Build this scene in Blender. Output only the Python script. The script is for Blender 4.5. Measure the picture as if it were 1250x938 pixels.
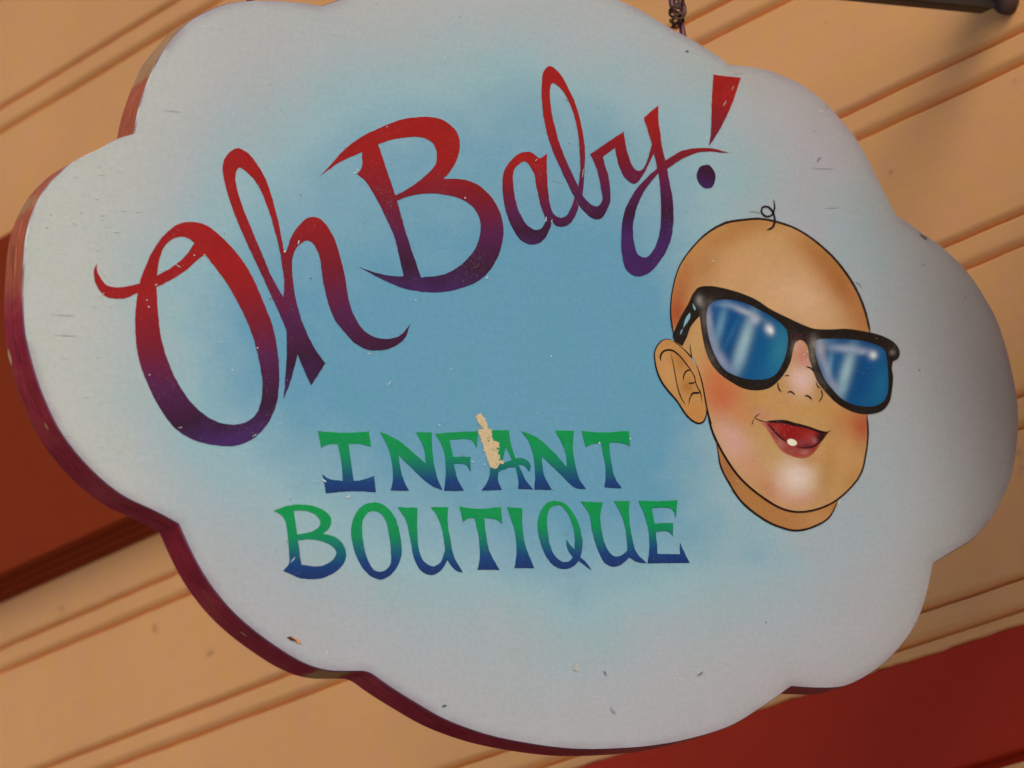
import bpy, bmesh, math, random
import numpy as np
from mathutils import Vector, Matrix, noise
from mathutils.geometry import delaunay_2d_cdt

random.seed(7)
SC = bpy.context.scene
for o in list(bpy.data.objects):
    bpy.data.objects.remove(o)
COL = SC.collection

# ------------------------------------------------------------------ camera
# World: X runs towards the shop wall, Y along the wall (away), Z up.
FPX, CX, CY = 4250.0, 625.0, 469.0
_N = np.array([-4225, 1861, FPX]); _N /= np.linalg.norm(_N)
_X = np.array([4300, 58, FPX]); _X -= _N * _X.dot(_N); _X /= np.linalg.norm(_X)
_Y = np.cross(_N, _X)
RIGHT = np.array([_X[0], _N[0], -_Y[0]])
DOWN = np.array([_X[1], _N[1], -_Y[1]])
FWD = np.array([_X[2], _N[2], -_Y[2]])
CAMP = np.array([0, 0, 2.2]) - 2.6 * FWD
cam = bpy.data.cameras.new('camera')
camo = bpy.data.objects.new('camera', cam)
COL.objects.link(camo)
R = Matrix((RIGHT, -DOWN, -FWD)).transposed().to_4x4()
camo.matrix_world = Matrix.Translation(Vector(CAMP)) @ R
cam.sensor_width = 36.0
cam.lens = FPX / 1250.0 * 36.0
cam.clip_start = 0.05
cam.clip_end = 200
cam.dof.use_dof = True
cam.dof.focus_distance = 2.62
cam.dof.aperture_fstop = 12.0
SC.camera = camo

# ------------------------------------------------------------------ light
SUN_EL, SUN_AZ = math.radians(36), math.radians(203)   # azimuth: compass-like, from +Y clockwise
w = bpy.data.worlds.new('World'); SC.world = w; w.use_nodes = True
nt = w.node_tree
sky = nt.nodes.new('ShaderNodeTexSky'); sky.sky_type = 'NISHITA'; sky.sun_disc = False
sky.sun_elevation = SUN_EL; sky.sun_rotation = SUN_AZ
sky.air_density = 1.0; sky.dust_density = 4.0; sky.ozone_density = 1.0
bg = nt.nodes['Background']; bg.inputs['Strength'].default_value = 0.15
nt.links.new(sky.outputs[0], bg.inputs['Color'])
sun = bpy.data.lights.new('sun', 'SUN'); sun.energy = 1.25; sun.angle = math.radians(28)
sun.color = (1.0, 0.96, 0.87)
suno = bpy.data.objects.new('sun', sun); COL.objects.link(suno)
sd = Vector((math.sin(SUN_AZ) * math.cos(SUN_EL), math.cos(SUN_AZ) * math.cos(SUN_EL), math.sin(SUN_EL)))
suno.rotation_euler = sd.to_track_quat('Z', 'Y').to_euler()
suno.location = (-3, -3, 6)
vs = SC.view_settings
vs.view_transform = 'Standard'; vs.look = 'None'; vs.gamma = 1.0; vs.use_curve_mapping = False
vs.exposure = -0.22
SC.render.engine = 'CYCLES'
SC.render.resolution_x, SC.render.resolution_y = 1024, 768

# ------------------------------------------------------------------ pixel -> place
def ray(x, y): return RIGHT * ((x - CX) / FPX) + DOWN * ((y - CY) / FPX) + FWD
def on_sign(x, y, off=0.0):                 # the sign's face is the plane Y = 0
    r = ray(x, y); t = (-off - CAMP[1]) / r[1]
    p = CAMP + r * t
    return np.array([p[0], -off, p[2]])
def signs(P, off=0.0):                      # face coordinates, then lifted straight off the face
    P = np.asarray(P, float)
    r = RIGHT[None] * ((P[:, :1] - CX) / FPX) + DOWN[None] * ((P[:, 1:2] - CY) / FPX) + FWD[None]
    t = -CAMP[1] / r[:, 1:2]
    Q = CAMP[None] + r * t
    Q[:, 1] = -off
    return Q
XW = 0.742                                  # wall face
def on_wall(x, y, xw=XW):
    r = ray(x, y); return CAMP + r * ((xw - CAMP[0]) / r[0])

# ------------------------------------------------------------------ helpers
def lin(c):
    c = np.asarray(c, float) / 255.0
    return np.where(c <= 0.04045, c / 12.92, ((c + 0.055) / 1.055) ** 2.4)
K = 0.97
def paint(c): return np.clip(lin(c) / K * np.array([.98, 1.07, 1.09]), 0.0, 0.86)

def tag(o, label, cat=None, group=None, kind=None):
    if label: o['label'] = label
    if cat: o['category'] = cat
    if group: o['group'] = group
    if kind: o['kind'] = kind
    return o
def empty(name, loc):
    o = bpy.data.objects.new(name, None); COL.objects.link(o)
    o.empty_display_size = 0.05; o.location = loc
    return o
def mesh_obj(name, verts, faces, mats, parent=None, cols=None, smooth=False, midx=None):
    me = bpy.data.meshes.new(name)
    V = np.asarray(verts, float)
    if parent is not None:
        off = np.array(parent.location)
        if parent.parent is not None: off = off + np.array(parent.parent.location)
        V = V - off[None]
    me.from_pydata(V.tolist(), [], [tuple(int(i) for i in f) for f in faces])
    for m in (mats if isinstance(mats, (list, tuple)) else [mats]): me.materials.append(m)
    if midx is not None: me.polygons.foreach_set('material_index', np.asarray(midx, dtype=np.int32))
    if cols is not None:
        a = me.color_attributes.new('paint', 'FLOAT_COLOR', 'POINT')
        c4 = np.ones((len(V), 4), np.float32); c4[:, :3] = cols
        a.data.foreach_set('color', c4.ravel())
    if smooth: me.polygons.foreach_set('use_smooth', np.ones(len(me.polygons), dtype=bool))
    me.update()
    o = bpy.data.objects.new(name, me); COL.objects.link(o)
    if parent is not None: o.parent = parent
    return o

def spline(pts, step=3.0, closed=True, tr=None):
    """Catmull-Rom through pts; a third entry 'c' marks a corner."""
    P = [np.array(p[:2], float) for p in pts]
    C = [len(p) > 2 for p in pts]
    if tr is not None:
        P = [np.array([tr[0] + p[0] / tr[2], tr[1] + p[1] / tr[2]]) for p in P]
    n = len(P); out = []
    for i in range(n if closed else n - 1):
        p1, p2 = P[i], P[(i + 1) % n]
        if C[i] or (not closed and i == 0): p0 = 2 * p1 - p2
        else: p0 = P[i - 1]
        j = (i + 1) % n
        if C[j] or (not closed and j == n - 1): p3 = 2 * p2 - p1
        else: p3 = P[(i + 2) % n]
        if (C[i]) and not C[j]: p0 = 2 * p1 - (p2 * 2 - p3 + (p1 - p2) * 0) * 0.25 - p2 * 0.75
        L = np.linalg.norm(p2 - p1)
        k = max(1, int(round(L / step)))
        def td(a, b): return max(np.linalg.norm(b - a) ** 0.5, 1e-4)
        t0 = 0; t1 = t0 + td(p0, p1); t2 = t1 + td(p1, p2); t3 = t2 + td(p2, p3)
        for q in range(k):
            t = t1 + (t2 - t1) * q / k
            a1 = (t1 - t) / (t1 - t0) * p0 + (t - t0) / (t1 - t0) * p1
            a2 = (t2 - t) / (t2 - t1) * p1 + (t - t1) / (t2 - t1) * p2
            a3 = (t3 - t) / (t3 - t2) * p2 + (t - t2) / (t3 - t2) * p3
            b1 = (t2 - t) / (t2 - t0) * a1 + (t - t0) / (t2 - t0) * a2
            b2 = (t3 - t) / (t3 - t1) * a2 + (t - t1) / (t3 - t1) * a3
            out.append((t2 - t) / (t2 - t1) * b1 + (t - t1) / (t2 - t1) * b2)
    if not closed: out.append(P[-1])
    return np.array(out)

def inside(Q, poly):
    Q = np.asarray(Q, float); poly = np.asarray(poly, float)
    x, y = Q[:, 0], Q[:, 1]
    r = np.zeros(len(Q), bool)
    x1, y1 = poly[:, 0], poly[:, 1]
    x2, y2 = np.roll(x1, -1), np.roll(y1, -1)
    for a, b, c, d in zip(x1, y1, x2, y2):
        if b == d: continue
        m = (b > y) != (d > y)
        r ^= m & (x < (c - a) * (y - b) / (d - b) + a)
    return r
def seg_dist(Q, poly, closed=True):
    Q = np.asarray(Q, float); best = np.full(len(Q), 1e9)
    n = len(poly)
    for i in range(n if closed else n - 1):
        a = poly[i]; b = poly[(i + 1) % n]; d = b - a
        t = np.clip(((Q - a) @ d) / max(d @ d, 1e-9), 0, 1)
        best = np.minimum(best, np.linalg.norm(Q - a - t[:, None] * d, axis=1))
    return best

def fill(shapes, holes=(), grid=6.0):
    """Triangulate the union of closed outlines minus holes, with inner points."""
    V = []; E = []
    for poly in list(shapes) + list(holes):
        s = len(V); n = len(poly)
        V += [Vector((p[0], p[1])) for p in poly]
        E += [(s + i, s + (i + 1) % n) for i in range(n)]
    A = np.concatenate([np.asarray(s) for s in shapes])
    lo, hi = A.min(0), A.max(0)
    gx, gy = np.meshgrid(np.arange(lo[0] + grid * .5, hi[0], grid), np.arange(lo[1] + grid * .5, hi[1], grid * .866))
    gx[1::2] += grid * .5
    G = np.stack([gx.ravel(), gy.ravel()], 1)
    keep = np.zeros(len(G), bool)
    for s in shapes: keep |= inside(G, s)
    for h in holes: keep &= ~inside(G, h)
    G = G[keep]
    if len(G):
        dm = np.full(len(G), 1e9)
        for p in list(shapes) + list(holes): dm = np.minimum(dm, seg_dist(G, np.asarray(p)))
        G = G[dm > grid * .35]
    V += [Vector((p[0], p[1])) for p in G]
    v, e, f, _, _, _ = delaunay_2d_cdt(V, E, [], 0, 1e-5)
    v = np.array([[p.x, p.y] for p in v]); f = np.array([t for t in f if len(t) == 3])
    c = v[f].mean(1)
    k = np.zeros(len(f), bool)
    for s in shapes: k |= inside(c, s)
    for h in holes: k &= ~inside(c, h)
    f = f[k]
    a = v[f]
    area = (a[:, 1, 0] - a[:, 0, 0]) * (a[:, 2, 1] - a[:, 0, 1]) - (a[:, 1, 1] - a[:, 0, 1]) * (a[:, 2, 0] - a[:, 0, 0])
    f = f[np.abs(area) > 1e-4]; area = area[np.abs(area) > 1e-4]
    f[area < 0] = f[area < 0][:, ::-1]           # one winding, so the sheet faces the camera
    used = np.unique(f); m = -np.ones(len(v), int); m[used] = np.arange(len(used))
    return v[used], m[f]
def ribbon(pts, wid, tr=None, step=2.0, taper=(0.25, 0.25)):
    """A brush line in pixels: outline of variable width, tapering at the ends."""
    C = spline(pts, step, False, tr)
    n = len(C)
    T = np.gradient(C, axis=0); T /= np.maximum(np.linalg.norm(T, axis=1, keepdims=True), 1e-6)
    Nn = np.stack([-T[:, 1], T[:, 0]], 1)
    s = np.linspace(0, 1, n)
    ww = np.full(n, wid) if np.isscalar(wid) else np.interp(s, np.linspace(0, 1, len(wid)), wid)
    if taper[0]: ww = ww * np.clip(0.25 + 0.75 * s / taper[0], 0, 1)
    if taper[1]: ww = ww * np.clip(0.25 + 0.75 * (1 - s) / taper[1], 0, 1)
    ww = ww * (1 + .12 * np.array([noise.noise((c[0] * .13, c[1] * .13, 3.1)) for c in C]))
    L = C + Nn * ww[:, None] / 2; Rr = C - Nn * ww[:, None] / 2
    v = np.concatenate([L, Rr]); f = []
    for i in range(n - 1):
        f.append((i, i + 1, n + i + 1, n + i))
    return v, f

def fbm(P, sc, seed=0.0, octv=4):
    return np.array([noise.fractal((p[0] * sc, p[1] * sc, seed), 1.0, 2.0, octv) for p in P])
def smooth(a, b, x):
    t = np.clip((x - a) / (b - a), 0, 1); return t * t * (3 - 2 * t)

# ------------------------------------------------------------------ materials
def nodes(name):
    m = bpy.data.materials.new(name); m.use_nodes = True
    return m, m.node_tree, m.node_tree.nodes['Principled BSDF']
def N(nt, t, **kw):
    n = nt.nodes.new(t)
    for k, v in kw.items():
        if k in n.inputs: n.inputs[k].default_value = v
        else: setattr(n, k, v)
    return n
def ramp(nt, fac, stops):
    r = nt.nodes.new('ShaderNodeValToRGB')
    el = r.color_ramp.elements
    while len(el) < len(stops): el.new(0.5)
    for e, (p, c) in zip(el, stops):
        e.position = p; e.color = (c[0], c[1], c[2], 1) if not np.isscalar(c) else (c, c, c, 1)
    nt.links.new(fac, r.inputs[0]); return r
def coords(nt, scale=(1, 1, 1)):
    t = nt.nodes.new('ShaderNodeTexCoord'); g = nt.nodes.new('ShaderNodeNewGeometry')
    mp = nt.nodes.new('ShaderNodeMapping'); mp.inputs['Scale'].default_value = scale
    nt.links.new(g.outputs['Position'], mp.inputs[0]); return mp.outputs[0]

def paint_material(name, rough=0.42, grain=0.10, bump=0.06, spec=0.3, speck=0.0):
    """Hand-painted colour (attribute), thin wood grain under the paint, tiny specks."""
    m, nt, b = nodes(name)
    at = N(nt, 'ShaderNodeAttribute', attribute_name='paint')
    fine = N(nt, 'ShaderNodeTexNoise', Scale=1.0, Detail=5.0, Roughness=0.6)
    nt.links.new(coords(nt, (34, 60, 520)), fine.inputs['Vector'])
    mot = N(nt, 'ShaderNodeTexNoise', Scale=240.0, Detail=4.0, Roughness=0.65)
    nt.links.new(coords(nt), mot.inputs['Vector'])
    blot = N(nt, 'ShaderNodeTexNoise', Scale=22.0, Detail=3.0, Roughness=0.6)
    nt.links.new(coords(nt), blot.inputs['Vector'])
    r1 = ramp(nt, fine.outputs['Fac'], [(0.25, 1 - grain * .6), (0.8, 1.0)])
    r2 = ramp(nt, mot.outputs['Fac'], [(0.25, 0.91), (0.75, 1.05)])
    r3 = ramp(nt, blot.outputs['Color'], [(0.3, (0.95, 0.99, 0.97)), (0.7, (1.03, 0.995, 1.03))])
    cur = at.outputs['Color']
    for r in (r1, r2, r3):
        mx = N(nt, 'ShaderNodeMix', data_type='RGBA', blend_type='MULTIPLY'); mx.inputs[0].default_value = 1.0
        nt.links.new(cur, mx.inputs[6]); nt.links.new(r.outputs[0], mx.inputs[7]); cur = mx.outputs[2]
    if speck:
        sn = N(nt, 'ShaderNodeTexNoise', Scale=620.0, Detail=2.0, Roughness=0.7); nt.links.new(coords(nt), sn.inputs['Vector'])
        sm = N(nt, 'ShaderNodeMath', operation='MULTIPLY_ADD'); sm.inputs[1].default_value = 0.35; nt.links.new(blot.outputs['Fac'], sm.inputs[0]); nt.links.new(sn.outputs['Fac'], sm.inputs[2])
        sr = ramp(nt, sm.outputs[0], [(0.83, 0.0), (0.93, speck)])
        sx = N(nt, 'ShaderNodeMix', data_type='RGBA'); sx.inputs[7].default_value = (.42, .40, .42, 1)
        nt.links.new(sr.outputs[0], sx.inputs[0]); nt.links.new(cur, sx.inputs[6]); cur = sx.outputs[2]
    nt.links.new(cur, b.inputs['Base Color'])
    rr = ramp(nt, blot.outputs['Fac'], [(0.3, rough - .07), (0.7, rough + .09)])
    nt.links.new(rr.outputs[0], b.inputs['Roughness'])
    b.inputs['Specular IOR Level'].default_value = spec
    add = N(nt, 'ShaderNodeMath', operation='ADD')
    nt.links.new(fine.outputs['Fac'], add.inputs[0]); nt.links.new(mot.outputs['Fac'], add.inputs[1])
    bp = N(nt, 'ShaderNodeBump', Strength=bump, Distance=0.002)
    nt.links.new(add.outputs[0], bp.inputs['Height']); nt.links.new(bp.outputs[0], b.inputs['Normal'])
    return m
M_FACE = paint_material('hand_painted_sign_face')
M_ART = paint_material('hand_painted_lettering', rough=0.36, grain=0.06, bump=0.03, spec=0.18, speck=0.28)

def wall_paint(name, base, dark, light, rough=0.5, spec=0.3):
    m, nt, b = nodes(name)
    big = N(nt, 'ShaderNodeTexNoise', Scale=3.2, Detail=5.0, Roughness=0.6); nt.links.new(coords(nt), big.inputs['Vector'])
    brush = N(nt, 'ShaderNodeTexNoise', Scale=1.0, Detail=4.0, Roughness=0.6); nt.links.new(coords(nt, (200, 9, 240)), brush.inputs['Vector'])
    fine = N(nt, 'ShaderNodeTexNoise', Scale=330.0, Detail=3.0, Roughness=0.6); nt.links.new(coords(nt), fine.inputs['Vector'])
    c = ramp(nt, big.outputs['Fac'], [(0.3, dark), (0.5, base), (0.72, light)])
    r2 = ramp(nt, brush.outputs['Fac'], [(0.25, 0.975), (0.75, 1.015)])
    r3 = ramp(nt, fine.outputs['Fac'], [(0.25, 0.955), (0.75, 1.03)])
    spk = N(nt, 'ShaderNodeTexVoronoi', Scale=26.0, Randomness=1.0); nt.links.new(coords(nt, (1, .8, 1)), spk.inputs['Vector'])
    sel = N(nt, 'ShaderNodeSeparateColor'); nt.links.new(spk.outputs['Color'], sel.inputs[0])
    dist = ramp(nt, spk.outputs['Distance'], [(0.05, 1.0), (0.11, 0.0)])
    pick = ramp(nt, sel.outputs[0], [(0.90, 0.0), (0.92, 1.0)])
    mul = N(nt, 'ShaderNodeMath', operation='MULTIPLY'); nt.links.new(dist.outputs[0], mul.inputs[0]); nt.links.new(pick.outputs[0], mul.inputs[1])
    cur = c.outputs[0]
    hue = N(nt, 'ShaderNodeTexNoise', Scale=34.0, Detail=4.0, Roughness=0.6); nt.links.new(coords(nt), hue.inputs['Vector'])
    r4 = ramp(nt, hue.outputs['Fac'], [(0.3, (1.0, 1.03, .86)), (0.7, (1.0, .975, 1.10))])
    for r in (r2, r3, r4):
        mx = N(nt, 'ShaderNodeMix', data_type='RGBA', blend_type='MULTIPLY'); mx.inputs[0].default_value = 1.0
        nt.links.new(cur, mx.inputs[6]); nt.links.new(r.outputs[0], mx.inputs[7]); cur = mx.outputs[2]
    sp = N(nt, 'ShaderNodeMix', data_type='RGBA', blend_type='MULTIPLY'); sp.inputs[7].default_value = (.62, .55, .5, 1)
    nt.links.new(mul.outputs[0], sp.inputs[0]); nt.links.new(cur, sp.inputs[6]); cur = sp.outputs[2]
    nt.links.new(cur, b.inputs['Base Color'])
    b.inputs['Roughness'].default_value = rough; b.inputs['Specular IOR Level'].default_value = spec
    bp = N(nt, 'ShaderNodeBump', Strength=0.10, Distance=0.002)
    nt.links.new(brush.outputs['Fac'], bp.inputs['Height']); nt.links.new(bp.outputs[0], b.inputs['Normal'])
    return m
def shades(c, a=.93, z=1.06):
    c = np.asarray(c); return c, c * a, c * z
M_CREAM = wall_paint('peach_cream_board_paint', *shades((.86, .43, .168)))
M_MAROON = wall_paint('maroon_trim_paint', *shades((.50, .038, .017), .88, 1.1), rough=0.7, spec=.12)
M_BRICKRED = wall_paint('rust_red_panel_paint', *shades((.275, .035, .006), .9, 1.08), rough=0.7, spec=.12)

def edge_material():
    m, nt, b = nodes('wine_red_edge_paint')
    n1 = N(nt, 'ShaderNodeTexNoise', Scale=16.0, Detail=6.0, Roughness=0.65); nt.links.new(coords(nt), n1.inputs['Vector'])
    n2 = N(nt, 'ShaderNodeTexNoise', Scale=1.0, Detail=3.0, Roughness=0.6); nt.links.new(coords(nt, (60, 700, 60)), n2.inputs['Vector'])
    c = ramp(nt, n1.outputs['Fac'], [(0.3, (.23, .012, .030)), (0.5, (.33, .023, .042)), (0.7, (.40, .06, .055))])
    at = N(nt, 'ShaderNodeAttribute', attribute_name='paint')      # worn, faded paint, with light on the upper left edge also painted in
    sp = N(nt, 'ShaderNodeSeparateColor'); nt.links.new(at.outputs['Color'], sp.inputs[0])
    ns = N(nt, 'ShaderNodeMath', operation='MULTIPLY_ADD'); ns.inputs[1].default_value = 0.9; ns.inputs[2].default_value = -0.45
    nt.links.new(n1.outputs['Fac'], ns.inputs[0])
    ad = N(nt, 'ShaderNodeMath', operation='ADD'); nt.links.new(ns.outputs[0], ad.inputs[0]); nt.links.new(sp.outputs[0], ad.inputs[1])
    f1 = ramp(nt, ad.outputs[0], [(0.30, 0.0), (0.72, 1.0)])
    mx = N(nt, 'ShaderNodeMix', data_type='RGBA'); mx.inputs[7].default_value = (.42, .105, .045, 1)
    nt.links.new(f1.outputs[0], mx.inputs[0]); nt.links.new(c.outputs[0], mx.inputs[6])
    ad2 = N(nt, 'ShaderNodeMath', operation='ADD'); nt.links.new(ns.outputs[0], ad2.inputs[0]); nt.links.new(sp.outputs[1], ad2.inputs[1])
    f2 = ramp(nt, ad2.outputs[0], [(0.45, 0.0), (0.62, 1.0)])
    mx2 = N(nt, 'ShaderNodeMix', data_type='RGBA'); mx2.inputs[7].default_value = (.42, .235, .10, 1)
    nt.links.new(f2.outputs[0], mx2.inputs[0]); nt.links.new(mx.outputs[2], mx2.inputs[6])
    g = ramp(nt, n2.outputs['Fac'], [(0.3, 0.68), (0.7, 1.15)])
    mm = N(nt, 'ShaderNodeMix', data_type='RGBA', blend_type='MULTIPLY'); mm.inputs[0].default_value = 1
    nt.links.new(mx2.outputs[2], mm.inputs[6]); nt.links.new(g.outputs[0], mm.inputs[7])
    nt.links.new(mm.outputs[2], b.inputs['Base Color'])
    b.inputs['Roughness'].default_value = 0.5; b.inputs['Specular IOR Level'].default_value = 0.15
    bp = N(nt, 'ShaderNodeBump', Strength=0.25, Distance=0.002)
    nt.links.new(n2.outputs['Fac'], bp.inputs['Height']); nt.links.new(bp.outputs[0], b.inputs['Normal'])
    return m
M_EDGE = edge_material()
def simple(name, c, rough=.5, metal=0.0, var=.3, sc=60.0):
    m, nt, b = nodes(name)
    n1 = N(nt, 'ShaderNodeTexNoise', Scale=sc, Detail=5.0, Roughness=0.65); nt.links.new(coords(nt), n1.inputs['Vector'])
    c = np.asarray(c)
    r = ramp(nt, n1.outputs['Fac'], [(0.3, c * (1 - var)), (0.7, np.clip(c * (1 + var), 0, 1))])
    nt.links.new(r.outputs[0], b.inputs['Base Color'])
    b.inputs['Roughness'].default_value = rough; b.inputs['Metallic'].default_value = metal
    bp = N(nt, 'ShaderNodeBump', Strength=0.2, Distance=0.001)
    nt.links.new(n1.outputs['Fac'], bp.inputs['Height']); nt.links.new(bp.outputs[0], b.inputs['Normal'])
    return m
M_IRON = simple('black_painted_iron', (.007, .0065, .007), .55)
M_RUST = simple('rusty_wire', (.10, .055, .028), .7, .4, .5, 400.0)
M_VIOLET = simple('violet_painted_screw', (.11, .035, .06), .5, .2, .4, 300.0)
M_STEEL = simple('weathered_chain_steel', (.30, .26, .21), .45, .7, .4, 300.0)
M_PLATE = simple('brown_painted_plate', (.055, .026, .02), .7, 0, .3, 60.0)

# ------------------------------------------------------------------ the wall
PITCH = 0.1597
Z0 = 2.0475 - 0.0145                         # bottom of the lowest bead
def board_profile(bead=True):
    """(depth towards the street, height) from the top of a board down through its bead."""
    H, B, r, d = PITCH, 0.0285, 0.0100, 0.0125
    P = [(-0.018, H), (-0.0012, H), (0.0, H - 0.0012)]
    P += [(0.0, B + r)]
    for a in np.linspace(0, math.pi / 2, 6)[1:]:
        P.append((-d * (1 - math.cos(a)), B + r - (r - .0008) * math.sin(a)))
    P += [(-d - .002, B)]
    P += [(-0.0009, B - .0001), (0.0, B - 0.0012), (0.0, 0.0125)]
    for a in np.linspace(0, math.pi / 2, 7)[1:]:
        P.append((-d * (1 - math.cos(a)), 0.0125 - (0.0125 - .0008) * math.sin(a)))
    P += [(-d - .004, 0.0)]
    return P
YA, YB = -1.2, 3.6
def extrude(name, prof, z, mat, parent, ya=YA, yb=YB, back=-0.04, wob=0.0, seed=0.0, seg=1, close=True):
    P = [(p[0], p[1]) for p in prof]
    if close: P = P + [(back, prof[-1][1]), (back, prof[0][1])]
    n = len(P); V = []; F = []
    for s in range(seg + 1):
        y = ya + (yb - ya) * s / seg
        for (d, h) in P:
            dz = wob * (noise.noise((y * 7.0, h * 3.0, seed)) + .55 * noise.noise((y * 45.0, h * 9.0, seed + 4))) if wob else 0
            V.append((XW - d, y, z + h + dz))
    for s in range(seg):
        for i in range(n):
            j = (i + 1) % n
            if not close and j == 0: continue
            F.append((s * n + i, (s + 1) * n + i, (s + 1) * n + j, s * n + j))
    if close:
        F.append(tuple(range(n))); F.append(tuple(range(seg * n + n - 1, seg * n - 1, -1)))
    return mesh_obj(name, V, F, mat, parent)
wall = empty('beaded_board_wall', (XW, 1.0, 1.55))
tag(wall, 'peach cream wall of horizontal beaded boards behind the hanging sign', 'wall')
prof = board_profile()
for k in range(9):
    extrude('board', prof, Z0 + k * PITCH, M_CREAM, wall, seg=220, wob=0.0011, seed=k * 3.3)
# ragged painted lip under the lowest board, then the maroon band board and a dark reveal below it
LIPZ = on_wall(1250, 762)[2]
def lip():
    V = []; F = []; n = 420
    for s in range(n + 1):
        y = YA + (YB - YA) * s / n
        rag = 0.0016 * noise.noise((y * 26, 0.3, 1.0)) + 0.0028 * noise.noise((y * 80, 7.3, 2.0))
        for d, h in ((-.012, Z0 + .0005), (-.0012, Z0 + .0003), (0.0012, Z0 - .0012), (0.0012, LIPZ + .002 + rag * .6), (-.001, LIPZ + rag), (-.012, LIPZ + rag)):
            V.append((XW - d, y, h))
    for s in range(n):
        for i in range(5): F.append((s * 6 + i, (s + 1) * 6 + i, (s + 1) * 6 + i + 1, s * 6 + i + 1))
    return mesh_obj('paint_lip', V, F, M_CREAM, wall)
lip()
BZ1 = LIPZ - .0005; BZ0 = on_wall(1250, 915)[2]
band = [(-.012, BZ1 + .001), (-0.001, BZ1 + .0008), (0.0005, BZ1 - .001), (0.0005, BZ0 + .006), (-.001, BZ0 + .002), (-.006, BZ0), (-.012, BZ0 - .001)]
o = extrude('band_board', [(d, h - 1.0) for d, h in band], 1.0, M_MAROON, wall, seg=60, wob=0.0005, seed=5)
o['label'] = 'maroon band board below the cream boards'
rev = [(-.016, BZ0 + .001), (-.016, BZ0 - .012)]
extrude('shadow_gap_strip', [(d, h - 1.0) for d, h in rev], 1.0, M_MAROON, wall)
low = [(p[0], p[1]) for p in prof]
for k in range(2):
    extrude('board', low, BZ0 - .010 - PITCH * (k + 1), M_CREAM, wall, seg=220, wob=0.0011, seed=50 + k)

# pavement under the sign and an added box beside it to shade its right lobe (both just out of the picture, both throw light or shade on it)
def pavement():
    o = mesh_obj('pavement', [(-9, -9, 0), (XW + .03, -9, 0), (XW + .03, 9, 0), (-9, 9, 0)], [(0, 1, 2, 3)], simple('pale_concrete', (.32, .31, .30), .85, 0, .15, 8.0))
    tag(o, None, kind='structure')
pavement()
sun_blocker = empty('added_sun_blocker', (XW - .19, -.37, 0.0))
tag(sun_blocker, 'unseen cream box added beside the sign to shade its right lobe', 'added_sun_blocker')
def slab0(name, x0, x1, ya, yb, z0, z1, mat, parent):
    V = [(x, y, z) for x in (x0, x1) for y in (ya, yb) for z in (z0, z1)]
    return mesh_obj(name, V, [(0, 1, 3, 2), (4, 6, 7, 5), (0, 4, 5, 1), (2, 3, 7, 6), (0, 2, 6, 4), (1, 5, 7, 3)], mat, parent)
slab0('blocker_shaft', XW - .335, XW - .0008, -.44, -.305, .25, 2.53, M_CREAM, sun_blocker)
slab0('blocker_cap', XW - .350, XW - .0008, -.455, -.290, 2.5305, 2.565, M_CREAM, sun_blocker)
slab0('blocker_plinth', XW - .36, XW - .0008, -.465, -.280, .004, .2495, M_MAROON, sun_blocker)

def wall_marks():
    V = []; F = []; rng = random.Random(11)
    spots = [(1239, 97, 1.6, 4, .1), (1087, 209, 4, 1.5, -.8), (189, 766, 4, 5, .3), (257, 795, 6, 3.5, -.5), (75, 742, 4, 5, .2), (1008, 27, 2, 1.6, 0), (1165, 330, 1.2, 1, 0),
             (1244, 552, 5, 4, .1), (1246, 571, 2.5, 2, 0)]
    for k, (x, y, a, b, rot) in enumerate(spots):
        s = len(V); n = 14
        c = on_wall(x, y, XW - .0009); V.append(tuple(c))
        for q in range(n):
            t = 2 * math.pi * q / n; rr = 1 + .45 * rng.uniform(-1, 1)
            px_, py_ = a * math.cos(t) * rr * .8, b * math.sin(t) * rr * .8
            p = on_wall(x + px_ * math.cos(rot) - py_ * math.sin(rot), y + px_ * math.sin(rot) + py_ * math.cos(rot), XW - .0009); V.append(tuple(p))
        F += [(s, s + 1 + q, s + 1 + (q + 1) % n) for q in range(n)]
    o = mesh_obj('wall_marks', V, F, simple('brown_dirt', (.70, .355, .142), .8, 0, .12, 400.0), wall)
    o['kind'] = 'stuff'
wall_marks()

# maroon panel fixed to the wall behind the sign
PZ0 = on_wall(0, 737)[2]; PZM = on_wall(0, 702, XW - .034)[2]; PZ1 = on_wall(0, 290, XW - .034)[2]
PY0, PY1 = 0.86, 3.3
panel = empty('wall_panel', (XW, 1.9, PZ0))
tag(panel, 'wide rust red board with stepped moulding under it, fixed to the cream wall', 'panel')
def slab(name, x0, x1, ya, yb, z0, z1, mat, parent, bev=0.002):
    bm = bmesh.new(); bmesh.ops.create_cube(bm, size=1)
    for v in bm.verts:
        v.co = Vector(((x0 + x1) / 2 + v.co.x * (x1 - x0), (ya + yb) / 2 + v.co.y * (yb - ya), (z0 + z1) / 2 + v.co.z * (z1 - z0)))
    bmesh.ops.bevel(bm, geom=bm.edges[:], offset=bev, segments=2, profile=.5, affect='EDGES')
    V = [tuple(v.co) for v in bm.verts]; F = [tuple(v.index for v in f.verts) for f in bm.faces]; bm.free()
    return mesh_obj(name, V, F, mat, parent)
slab('face_board', XW - .034, XW - .0005, PY0, PY1, PZM, PZ1, M_BRICKRED, panel)
def panel_mould():
    h = PZM - PZ0
    P = [(.0332, h - .0004), (.0332, h * .975), (.0190, h * .95), (.0178, h * .90), (.0175, h * .66), (.0165, h * .62), (.0098, h * .60), (.0092, h * .55), (.0090, h * .30), (.0080, h * .26), (.0030, h * .24), (.0026, 0)]
    return extrude('moulding', P, PZ0, M_BRICKRED, panel, ya=PY0 + .003, yb=PY1 - .003, back=.0004)
panel_mould()

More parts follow.
